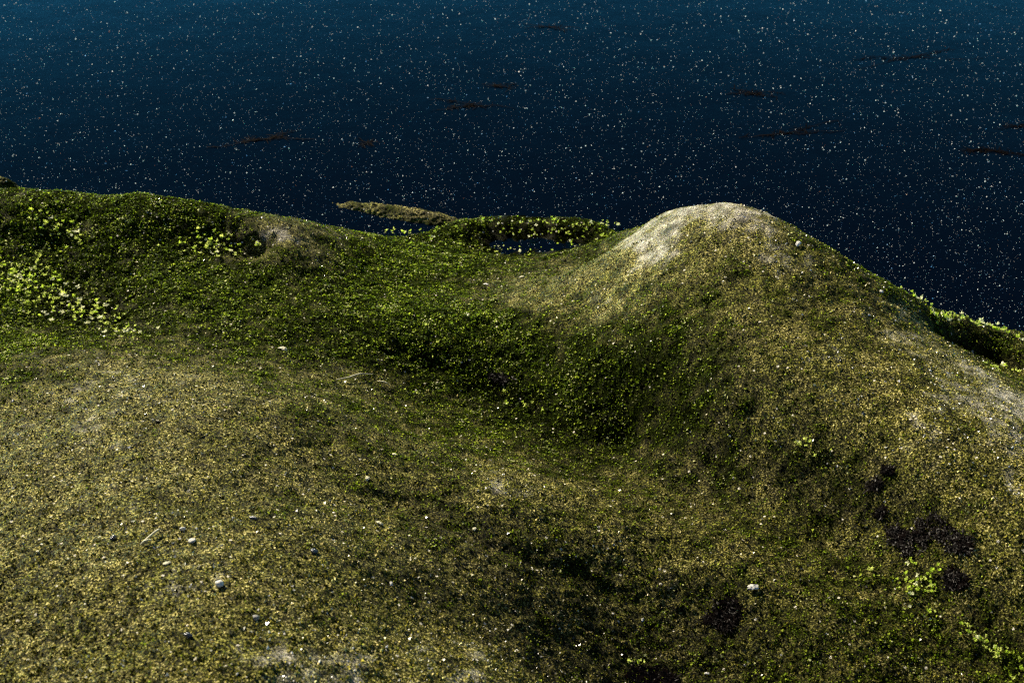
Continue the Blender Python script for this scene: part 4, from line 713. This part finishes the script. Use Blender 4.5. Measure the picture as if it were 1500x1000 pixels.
M_ROCK = rock_material()
M_MOSS = tint_material("moss_flakes", 0.6, 0.4, 0.05)
M_GRIT = tint_material("grit_grains", 0.24, 0.2, 0.3)
M_SPECK = tint_material("floating_specks", 0.5, 0.5, 0.3)
M_LEAF = [plain("sea_lettuce_green", (0.38, 0.55, 0.03), (0.62, 0.78, 0.09), 250, 0.45, 0.5, 0.1),
          plain("sea_lettuce_yellow", (0.52, 0.62, 0.11), (0.72, 0.80, 0.20), 250, 0.45, 0.5, 0.1),
          plain("sea_lettuce_bleached", (0.68, 0.70, 0.34), (0.86, 0.86, 0.60), 250, 0.5, 0.3, 0.1)]
M_WEED = plain("dark_red_weed", (0.0008, 0.0005, 0.0003), (0.0035, 0.0012, 0.0005), 200, 0.42, 0, 0.05)
M_FLOATW = plain("floating_brown_weed", (0.0008, 0.0006, 0.0006), (0.0032, 0.0015, 0.0012), 120, 0.8, 0, 0.02)
M_WHITE = plain("chalk_white", (0.55, 0.53, 0.46), (0.80, 0.78, 0.70), 220, 0.7, 0, 0.3, 0.0015)
M_CREAM = plain("cream_shell", (0.45, 0.42, 0.26), (0.72, 0.68, 0.46), 260, 0.6, 0, 0.3, 0.001)
M_SLATE = plain("wet_slate", (0.025, 0.03, 0.04), (0.07, 0.08, 0.10), 200, 0.18, 0, 0.6, 0.0004)
M_GREY = plain("grey_stone", (0.14, 0.14, 0.13), (0.30, 0.29, 0.27), 240, 0.5, 0, 0.4, 0.001)
M_STALK = plain("dry_stalk", (0.45, 0.42, 0.26), (0.68, 0.64, 0.42), 150, 0.6)
M_WATER = water_material()
M_BED = plain("dark_seabed", (0.004, 0.007, 0.013), (0.010, 0.017, 0.028), 6, 0.9, 0, 0.1)

# ------------------------------------------------------------------ water and seabed
def sheet(name, z, mat, size=1500.0):
    me = np_mesh(name, np.array([[-size, -60, z], [size, -60, z], [size, size * 2, z], [-size, size * 2, z]]), [[0, 1, 2, 3]])
    return tag(link(name, me, [mat]), kind='structure')
tag(sheet("water", 0.0, M_WATER), "still dark blue water behind the boulder, sprinkled with bright specks")
tag(sheet("seabed", -0.30, M_BED), "dark bed under the water")

# ------------------------------------------------------------------ the boulder
def axis(parts):
    out = []
    for a, b, n in parts: out.append(np.linspace(a, b, n, endpoint=False))
    return np.concatenate(out + [np.array([parts[-1][1]])])
S = axis([(-2.6, -1.12, 60), (-1.12, 1.12, 860), (1.12, 2.6, 60)])
v = np.concatenate([np.linspace(0.12, 0.6, 30, endpoint=False), 0.6 * np.exp(np.linspace(0, math.log(1.98 / 0.6), 580)), np.linspace(2.0, 2.3, 14)])
SS, YY = np.meshgrid(S, v)
XX = SS * (0.16 + 0.345 * np.maximum(YY, 0.45))
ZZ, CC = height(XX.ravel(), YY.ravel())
nr, nc = SS.shape
idx = np.arange(nr * nc).reshape(nr, nc)
F = np.stack([idx[:-1, :-1], idx[:-1, 1:], idx[1:, 1:], idx[1:, :-1]], -1).reshape(-1, 4)
keep = ZZ[F].max(1) > -0.22
F = F[keep]
used, inv = np.unique(F, return_inverse=True)
V = np.c_[XX.ravel(), YY.ravel(), ZZ][used]
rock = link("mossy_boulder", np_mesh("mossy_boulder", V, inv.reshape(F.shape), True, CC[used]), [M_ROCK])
tag(rock, "huge rounded olive boulder with moss, bare pale humps and a mossy valley", "rock")

# ------------------------------------------------------------------ scatter on the boulder
def sample_points(n, yfar=1.72, fan=1.1):
    y = 0.6 * np.exp(rng.uniform(0, math.log(yfar / 0.6), n))
    x = rng.uniform(-fan, fan, n) * (0.16 + 0.345 * y)
    return x, y

def frames(n, nrm, tilt):
    a = rng.normal(size=(n, 3)) * tilt + nrm
    a /= np.linalg.norm(a, axis=1)[:, None]
    t = rng.normal(size=(n, 3)); t -= (t * a).sum(1)[:, None] * a
    t /= np.linalg.norm(t, axis=1)[:, None]
    return a, t, np.cross(a, t)

def normals(x, y, e=0.003):
    zx = (height(x + e, y, False) - height(x - e, y, False)) / (2 * e)
    zy = (height(x, y + e, False) - height(x, y - e, False)) / (2 * e)
    n = np.c_[-zx, -zy, np.ones_like(zx)]
    return n / np.linalg.norm(n, axis=1)[:, None]

# moss: many small crinkled flakes
N = 1500000
x, y = sample_points(N)
z, c = height(x, y)
clump = perlin(x, y, 130, 21)
p = np.clip((c[:, 0] - 0.28) * 1.5, 0.03, 1) * (1 - 0.55 * c[:, 2]) * np.clip(0.75 + 1.1 * clump, 0.15, 1)
m = (rng.random(N) < p * 0.95) & (z > 0.002)
x, y, z, c = x[m], y[m], z[m], c[m]
n = len(x)
nm = normals(x, y)
a, t, b = frames(n, nm, 0.6)
big = rng.random(n) ** 3
size = (0.0007 + 0.0012 * big) * (0.5 + 0.7 * c[:, 0])
ctr = np.c_[x, y, z] + nm * (rng.random(n) * 0.0013)[:, None]
s1 = (size * rng.uniform(0.7, 1.3, n))[:, None]; s2 = (size * rng.uniform(0.5, 1.0, n))[:, None]; lift = (size * rng.uniform(-0.2, 0.6, n))[:, None]
P0 = ctr - t * s1 * 0.5; P1 = ctr + b * s2 + a * lift; P2 = ctr + t * s1; P3 = ctr - b * s2 + a * lift * 0.6
V = np.stack([P0, P1, P2, P3], 1).reshape(-1, 3)
q = np.arange(n * 4).reshape(n, 4)
F = np.concatenate([q[:, [0, 1, 2]], q[:, [0, 2, 3]]])
base = np.array([[0.022, 0.036, 0.003], [0.085, 0.145, 0.006], [0.25, 0.39, 0.014], [0.56, 0.70, 0.060], [0.75, 0.78, 0.34]])
w = rng.random(n) + 0.25 * perlin(x, y, 40, 23)
k = np.digitize(w, [0.42, 0.70, 0.86, 0.985])
cl = base[k] * rng.uniform(0.75, 1.25, (n, 1))
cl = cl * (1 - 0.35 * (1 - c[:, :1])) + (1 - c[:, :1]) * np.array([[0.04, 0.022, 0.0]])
cl = cl * (1 - 0.55 * c[:, 2:3])  # valley shade put into the flake colour
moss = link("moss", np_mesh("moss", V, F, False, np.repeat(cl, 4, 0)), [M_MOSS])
tag(moss, "short dark green moss carpet over the boulder's hollows and valley", "moss", kind='stuff')
print("moss flakes", n)

# grit: angular grains crusting the bare areas
N = 600000
x, y = sample_points(N)
z, c = height(x, y)
p = np.clip(1.05 - c[:, 0] * 0.75, 0.1, 1) * np.clip(0.50 + 1.1 * perlin(x, y, 140, 25) + 0.6 * perlin(x, y, 60, 26), 0.06, 1) * (1 - 0.9 * np.clip(c[:, 1] * 2 - 1, 0, 1))
m = (rng.random(N) < p * 0.9) & (z > 0.001)
x, y, z, c = x[m], y[m], z[m], c[m]
n = len(x); nm = normals(x, y)
a, t, b = frames(n, nm, 0.45)
size = 0.0006 + 0.0012 * rng.random(n) ** 3
ctr = np.c_[x, y, z]
sc = size[:, None]
ang = rng.uniform(0, 6.28, n)
P = []
for k in range(3):
    r = sc * rng.uniform(0.7, 1.3, (n, 1)); th = (ang + k * 2.094)[:, None]
    P.append(ctr + (t * np.cos(th) + b * np.sin(th)) * r - nm * 0.0006)
P.append(ctr + a * sc * rng.uniform(0.6, 1.4, (n, 1)))
V = np.stack(P, 1).reshape(-1, 3); q = np.arange(n * 4).reshape(n, 4)
F = np.concatenate([q[:, [0, 1, 3]], q[:, [1, 2, 3]], q[:, [2, 0, 3]]])
base = np.array([[0.015, 0.015, 0.002], [0.085, 0.088, 0.006], [0.26, 0.228, 0.028], [0.62, 0.53, 0.20], [0.78, 0.72, 0.52]])
w = rng.random(n) + 0.18 * (c[:, 1] - 0.4)
cl = base[np.digitize(w, [0.28, 0.60, 0.86, 0.975])] * rng.uniform(0.75, 1.25, (n, 1)) * (1 - 0.82 * c[:, 2:3]) * (0.70 + 1.25 * c[:, 1:2])  # dark channel also paints the valley shade into the grains
cl = np.minimum(cl, 0.8)
grit = link("grit", np_mesh("grit", V, F, False, np.repeat(cl, 4, 0)), [M_GRIT], rock)
grit["kind"] = 'stuff'
print("grit grains", n)

# ------------------------------------------------------------------ low rocks in the water
def low_rock(name, label, cx, cy, length, width, hgt, rot, seed):
    nu, nv = 150, 70
    u, w_ = np.meshgrid(np.linspace(-1.25, 1.25, nu), np.linspace(-1.25, 1.25, nv))
    r = np.hypot(u * (1 + 0.12 * np.sin(3 * w_)), w_)
    ca, sa = math.cos(rot), math.sin(rot)
    lx = u * length / 2; ly = w_ * width / 2
    X = cx + lx * ca - ly * sa; Y = cy + lx * sa + ly * ca
    Z = hgt * (1 - r ** 2.2) + 0.002 * perlin(X, Y, 40, seed) + 0.0015 * perlin(X, Y, 110, seed + 1) + 0.0016 * perlin(X, Y, 260, seed + 2)
    Z = np.maximum(Z, -0.05)
    i = np.arange(nu * nv).reshape(nv, nu)
    F = np.stack([i[:-1, :-1], i[:-1, 1:], i[1:, 1:], i[1:, :-1]], -1).reshape(-1, 4)
    cv = np.zeros((nu * nv, 3)); cv[:, 0] = np.clip(0.42 + 0.5 * perlin(X, Y, 35, seed + 3).ravel(), 0, 1); cv[:, 1] = 0.6
    o = link(name, np_mesh(name, np.c_[X.ravel(), Y.ravel(), Z.ravel()], F, True, cv), [M_ROCK])
    tag(o, label, "rock", "low rocks breaking the water")
    return X, Y, Z

# ------------------------------------------------------------------ sea lettuce
def leaf_mesh(i):
    r = random.Random(100 + i)
    V = []; F = []
    lobes = r.choice((2, 3, 3, 4))
    for L in range(lobes):
        th0 = L * 6.283 / lobes + r.uniform(-0.5, 0.5); tilt = r.uniform(0.3, 1.25); sc = r.uniform(0.7, 1.15)
        R = Matrix.Rotation(th0, 3, 'Z') @ Matrix.Rotation(-tilt, 3, 'Y')
        b0 = len(V); V.append(R @ Vector((0, 0, 0)))
        for k in range(7):
            t = -1.15 + 2.3 * k / 6
            rad = sc * (0.95 + r.uniform(-0.35, 0.3)) * (1 - 0.18 * abs(t))
            V.append(R @ Vector((rad * math.cos(t), 0.55 * rad * math.sin(t), r.uniform(-0.16, 0.16))))
        mid = len(V); V.append(R @ Vector((0.55 * sc, 0, 0.12)))
        for k in range(6): F.append((mid, b0 + 1 + k, b0 + 2 + k))
        F.append((mid, b0, b0 + 1)); F.append((mid, b0 + 7, b0))
    me = bpy.data.meshes.new("leaf")
    me.from_pydata([tuple(v) for v in V], [], F)
    return me
LEAVES = []
for i in range(18):
    me = leaf_mesh(i); me.materials.append(M_LEAF[i % 3]); LEAVES.append(me)

for label, palen, pts in PATCHES:
    cx = sum(p[0] for p in pts) / len(pts); cy = sum(p[1] for p in pts) / len(pts)
    cz = max(znorm(cx, cy)[0], 0)
    root = tag(empty("sea_lettuce", (cx, cy, cz)), label, "sea lettuce", "sea lettuce clumps on the boulder")
    for (px, py) in pts:
        z0, nv_ = znorm(px, py)
        z0 = max(float(height(np.array([px]), np.array([py]))[0][0]), z0, 0.0015)
        k = random.random()
        kind = 2 if k < palen * 0.32 else (1 if k < 0.35 + palen * 0.6 else 0)
        o = bpy.data.objects.new("leaf", LEAVES[kind + 3 * random.randrange(6)]); COL.objects.link(o)
        o.parent = root
        sz = ((random.uniform(0.0021, 0.0046) if py < 1.57 else random.uniform(0.0015, 0.0033)) if px < 0.4 or py < 1.15 else random.uniform(0.0028, 0.0055)) * (0.35 + 0.5 * math.hypot(px, py)) * (1.15 if kind == 2 else 1.0)
        o.scale = (sz, sz, sz * random.uniform(0.7, 1.2))
        q = nv_.to_track_quat('Z', 'Y') @ Matrix.Rotation(random.uniform(0, 6.28), 3, 'Z').to_quaternion() @ Matrix.Rotation(random.uniform(-0.4, 0.4), 3, 'X').to_quaternion()
        o.rotation_euler = q.to_euler()
        p = Vector((px, py, z0)) + nv_ * 0.0032
        o.location = p - root.location

# ------------------------------------------------------------------ pebbles and shell fragments
def pebble_mesh(seed, flat):
    r = random.Random(seed)
    bm = bmesh.new(); bmesh.ops.create_icosphere(bm, subdivisions=3, radius=1)
    ph = [r.uniform(0, 6) for _ in range(6)]
    for v in bm.verts:
        c = v.co
        k = 1 + 0.16 * math.sin(2.1 * c.x + ph[0]) + 0.13 * math.sin(2.7 * c.y + ph[1]) + 0.1 * math.sin(3.3 * c.z + 2 * c.x + ph[2]) + 0.05 * math.sin(7 * c.x + 5 * c.y + ph[3])
        v.co = Vector((c.x * k, c.y * k * r_y[0], c.z * k * flat))
    for f in bm.faces: f.smooth = True
    me = bpy.data.meshes.new("pebble"); bm.to_mesh(me); bm.free(); return me
r_y = [0.75]
def chip_mesh(seed):
    """a curved, chipped plate of shell with real thickness"""
    r = random.Random(seed); bm = bmesh.new()
    n = 14; top = []; bot = []
    rad = [1 + r.uniform(-0.28, 0.22) for _ in range(n)]
    asp = r.uniform(0.4, 0.75)
    def pt(k, s, dz):
        t = 6.283 * k / n; x = s * rad[k] * math.cos(t); y_ = s * rad[k] * asp * math.sin(t)
        return (x, y_, 0.30 - 0.28 * (x * x + y_ * y_) + dz + 0.05 * math.sin(9 * x))
    rings = []
    for s, dz in ((0.5, 0.02), (0.9, 0.0), (1.0, -0.07), (0.95, -0.16), (0.5, -0.16)):
        rings.append([bm.verts.new(pt(k, s, dz)) for k in range(n)])
    c1 = bm.verts.new((0, 0, 0.33)); c2 = bm.verts.new((0, 0, 0.16))
    for k in range(n):
        j = (k + 1) % n
        bm.faces.new((c1, rings[0][k], rings[0][j])); bm.faces.new((c2, rings[-1][j], rings[-1][k]))
        for A, B in zip(rings[:-1], rings[1:]): bm.faces.new((A[k], B[k], B[j], A[j]))
    me = bpy.data.meshes.new("shell_fragment"); bm.to_mesh(me); bm.free(); return me

MATS = {'white': M_WHITE, 'cream': M_CREAM, 'slate': M_SLATE, 'grey': M_GREY}
for i, (px, py, kind, colr, wpx, label) in enumerate(SMALL):
    z0, nv_ = znorm(px, py)
    dist = math.hypot(px, py, z0 - 1.0)
    rad = wpx * 0.5 * 0.00048 * dist
    me = pebble_mesh(i * 7 + 1, 0.6) if kind == 'pebble' else chip_mesh(i * 7 + 3)
    o = link(kind, me, [MATS[colr]])
    o.location = Vector((px, py, z0)) + nv_ * rad * (0.45 if kind == 'pebble' else 0.35)
    o.scale = (rad,) * 3
    o.rotation_euler = (nv_.to_track_quat('Z', 'Y') @ Matrix.Rotation(random.uniform(-0.5, 0.5), 3, 'Z').to_quaternion()).to_euler()
    tag(o, label, "pebble" if kind == 'pebble' else "shell fragment", "loose pebbles on the boulder" if kind == 'pebble' else "shell fragments on the boulder")

# ------------------------------------------------------------------ dry stalks
def tube(pts, radii, sides=6):
    V = []; F = []
    pts = [Vector(p) for p in pts]
    for i, p in enumerate(pts):
        d = (pts[min(i + 1, len(pts) - 1)] - pts[max(i - 1, 0)]).normalized()
        u = d.orthogonal().normalized(); w = d.cross(u)
        for k in range(sides):
            t = 6.283 * k / sides; V.append(p + (u * math.cos(t) + w * math.sin(t)) * radii[i])
    for i in range(len(pts) - 1):
        for k in range(sides):
            j = (k + 1) % sides; F.append((i * sides + k, i * sides + j, (i + 1) * sides + j, (i + 1) * sides + k))
    F.append(tuple(range(sides))[::-1]); F.append(tuple((len(pts) - 1) * sides + k for k in range(sides)))
    return V, F
for label, pts in STALKS:
    P = []
    m_ = len(pts)
    for k in range(13):
        t = k / 12 * (m_ - 1); i = min(int(t), m_ - 2); f = t - i
        xx = pts[i][0] * (1 - f) + pts[i + 1][0] * f; yy = pts[i][1] * (1 - f) + pts[i + 1][1] * f
        zz, nn = znorm(xx, yy)
        P.append(Vector((xx, yy, zz)) + nn * (0.0026 + 0.0022 * math.sin(k / 12 * 3.14)))
    rr = [0.0003 + 0.0005 * math.sin(0.3 + k / 12 * 2.6) for k in range(13)]
    org = P[0].copy()
    V, F = tube([p - org for p in P], rr)
    me = bpy.data.meshes.new("dry_stalk"); me.from_pydata([tuple(v) for v in V], [], F)
    for f in me.polygons: f.use_smooth = True
    o = link("dry_stalk", me, [M_STALK]); o.location = org
    tag(o, label, "stalk", "dry stalks lying on the boulder")

# ------------------------------------------------------------------ dark weed mats: many short curled blades per mat
def blade(V, F, base, d, up, L, w, segs=4, curl=0.5):
    side = d.cross(up).normalized(); b0 = len(V); p = base.copy(); dd = d.copy()
    for k in range(segs + 1):
        ww = w * math.sin(0.35 + 2.4 * k / segs)
        V.append(p - side * ww); V.append(p + side * ww)
        dd = (dd + up * random.uniform(-curl, curl * 0.6) + side * random.uniform(-curl, curl)).normalized()
        p = p + dd * (L / segs)
    for k in range(segs):
        F.append((b0 + 2 * k, b0 + 2 * k + 1, b0 + 2 * k + 3, b0 + 2 * k + 2))
for label, pts in WEEDS:
    V = []; F = []
    cx = sum(p[0] for p in pts) / len(pts); cy = sum(p[1] for p in pts) / len(pts)
    org = Vector((cx, cy, znorm(cx, cy)[0]))
    for (px, py) in pts:
        z0, nn = znorm(px, py)
        for _ in range(11):
            th = random.uniform(0, 6.28); d = Vector((math.cos(th), math.sin(th), 0)); d = (d - nn * d.dot(nn)).normalized()
            d = (d + nn * random.uniform(-0.05, 0.22)).normalized()
            blade(V, F, Vector((px + random.gauss(0, .001), py + random.gauss(0, .001), z0)) + nn * random.uniform(0.0012, 0.0022) - org, d, nn, random.uniform(0.003, 0.0075), random.uniform(0.0003, 0.0008), 4, 0.5)
    me = bpy.data.meshes.new("weed_mat"); me.from_pydata([tuple(v) for v in V], [], F)
    o = link("weed_mat", me, [M_WEED]); o.location = org
    tag(o, label, "seaweed", "dark weed mats on the boulder")

for i, (label, (ax, ay, bx, by), spread, nb) in enumerate(FLOAT):
    V = []; F = []
    org = Vector(((ax + bx) / 2, (ay + by) / 2, 0)); up = Vector((0, 0, 1))
    A = Vector((ax, ay, 0)) - org; B = Vector((bx, by, 0)) - org
    side = Vector((-(B - A).y, (B - A).x, 0)).normalized()
    stems = []
    for k in range(4):                                  # a few thin stems leaving one knot
        ph = random.uniform(0, 6); off = random.uniform(-1, 1) * spread * 1.2
        t0, t1 = random.uniform(0.0, 0.45), random.uniform(0.55, 1.0)
        knot = A.lerp(B, 0.5)
        pts = []
        for q in range(25):
            t_ = t0 + (t1 - t0) * q / 24
            w = math.sin(math.pi * min(1, abs(t_ - 0.5) * 2) / 2)
            pts.append(A.lerp(B, t_) + side * (off * w + spread * 0.3 * math.sin(9 * t_ + ph) * w))
        stems.append(pts)
        b0 = len(V)
        for q, p in enumerate(pts):
            wd = 0.0003 + 0.0005 * random.random()
            zz = 0.0009 + 0.0003 * random.random()
            V.append(p - side * wd + up * zz); V.append(p + side * wd + up * zz)
        for q in range(24): F.append((b0 + 2 * q, b0 + 2 * q + 1, b0 + 2 * q + 3, b0 + 2 * q + 2))
    for _ in range(int(nb * 1.3)):
        pts = random.choice(stems); q = min(23, max(0, int(random.gauss(12, 6)))); p = pts[q].lerp(pts[q + 1], random.random())
        th = random.gauss(0, 0.9) + (3.14 if random.random() < .5 else 0) + math.atan2((B - A).y, (B - A).x)
        b0 = len(V)
        blade(V, F, p.copy(), Vector((math.cos(th), math.sin(th), 0)), up, random.uniform(0.004, 0.020), random.uniform(0.0002, 0.0008), 4, 0.3)
        for jj in range(b0, len(V)): V[jj].z = 0.0008 + random.random() * 0.0007
    bm = bmesh.new(); me = bpy.data.meshes.new("floating_weed"); me.from_pydata([tuple(v) for v in V], [], F)
    bm.free()
    o = link("floating_weed", me, [M_FLOATW]); o.location = org
    tag(o, label, "seaweed", "weed streaks floating on the water")

low_rock("low_rock", "low pale rock bar breaking the water beyond the little pool", -0.143, 1.738, 0.205, 0.038, 0.0065, -0.33, 31)
low_rock("low_rock", "tiny rock tip above the water at the far left edge", -0.745, 1.80, 0.09, 0.05, 0.028, 0.0, 41)

# ------------------------------------------------------------------ specks floating on the water
def specks(n, smin, smax, pw, ymin=1.2, ymax=7.0):
    y = ymin * np.exp(rng.uniform(0, 1, n) ** 1.35 * math.log(ymax / ymin))
    x = rng.uniform(-1, 1, n) * (0.35 + 0.48 * y)
    s = smin + (smax - smin) * rng.random(n) ** pw
    s = s * (0.45 + 0.27 * y)
    return x, y, s
x1, y1, s1_ = specks(50000, 0.00033, 0.0015, 5)
x2, y2, s2_ = specks(90000, 0.00028, 0.0006, 2)
x = np.r_[x1, x2]; y = np.r_[y1, y2]; s_ = np.r_[s1_, s2_]
n = len(x)
e = rng.normal(size=(n, 4, 3)); e /= np.linalg.norm(e, axis=2)[:, :, None]
tet = np.array([[1, 1, 1], [1, -1, -1], [-1, 1, -1], [-1, -1, 1]]) / 1.732
V = (tet[None] + 0.35 * e) * s_[:, None, None]
th = rng.uniform(0, 6.28, n); ca, sa = np.cos(th)[:, None], np.sin(th)[:, None]
V = np.stack([V[..., 0] * ca - V[..., 1] * sa, V[..., 0] * sa + V[..., 1] * ca, V[..., 2]], -1)
V += np.stack([x, y, s_ * 0.3], 1)[:, None]
q = np.arange(n * 4).reshape(n, 4)
F = np.concatenate([q[:, [0, 1, 2]], q[:, [0, 2, 3]], q[:, [0, 3, 1]], q[:, [1, 3, 2]]])
base = np.array([[0.92, 0.92, 0.92], [0.40, 0.62, 0.85], [0.70, 0.45, 0.30], [0.10, 0.22, 0.38]])
kk = np.digitize(rng.random(n), [0.45, 0.78, 0.82])
kk[:50000] = np.digitize(rng.random(50000), [0.82, 0.975, 0.985])
sp = link("floating_specks", np_mesh("floating_specks", V.reshape(-1, 3), F, False, np.repeat(base[kk], 4, 0)), [M_SPECK])
tag(sp, "countless tiny bright specks scattered over the dark water", "specks", kind='stuff')
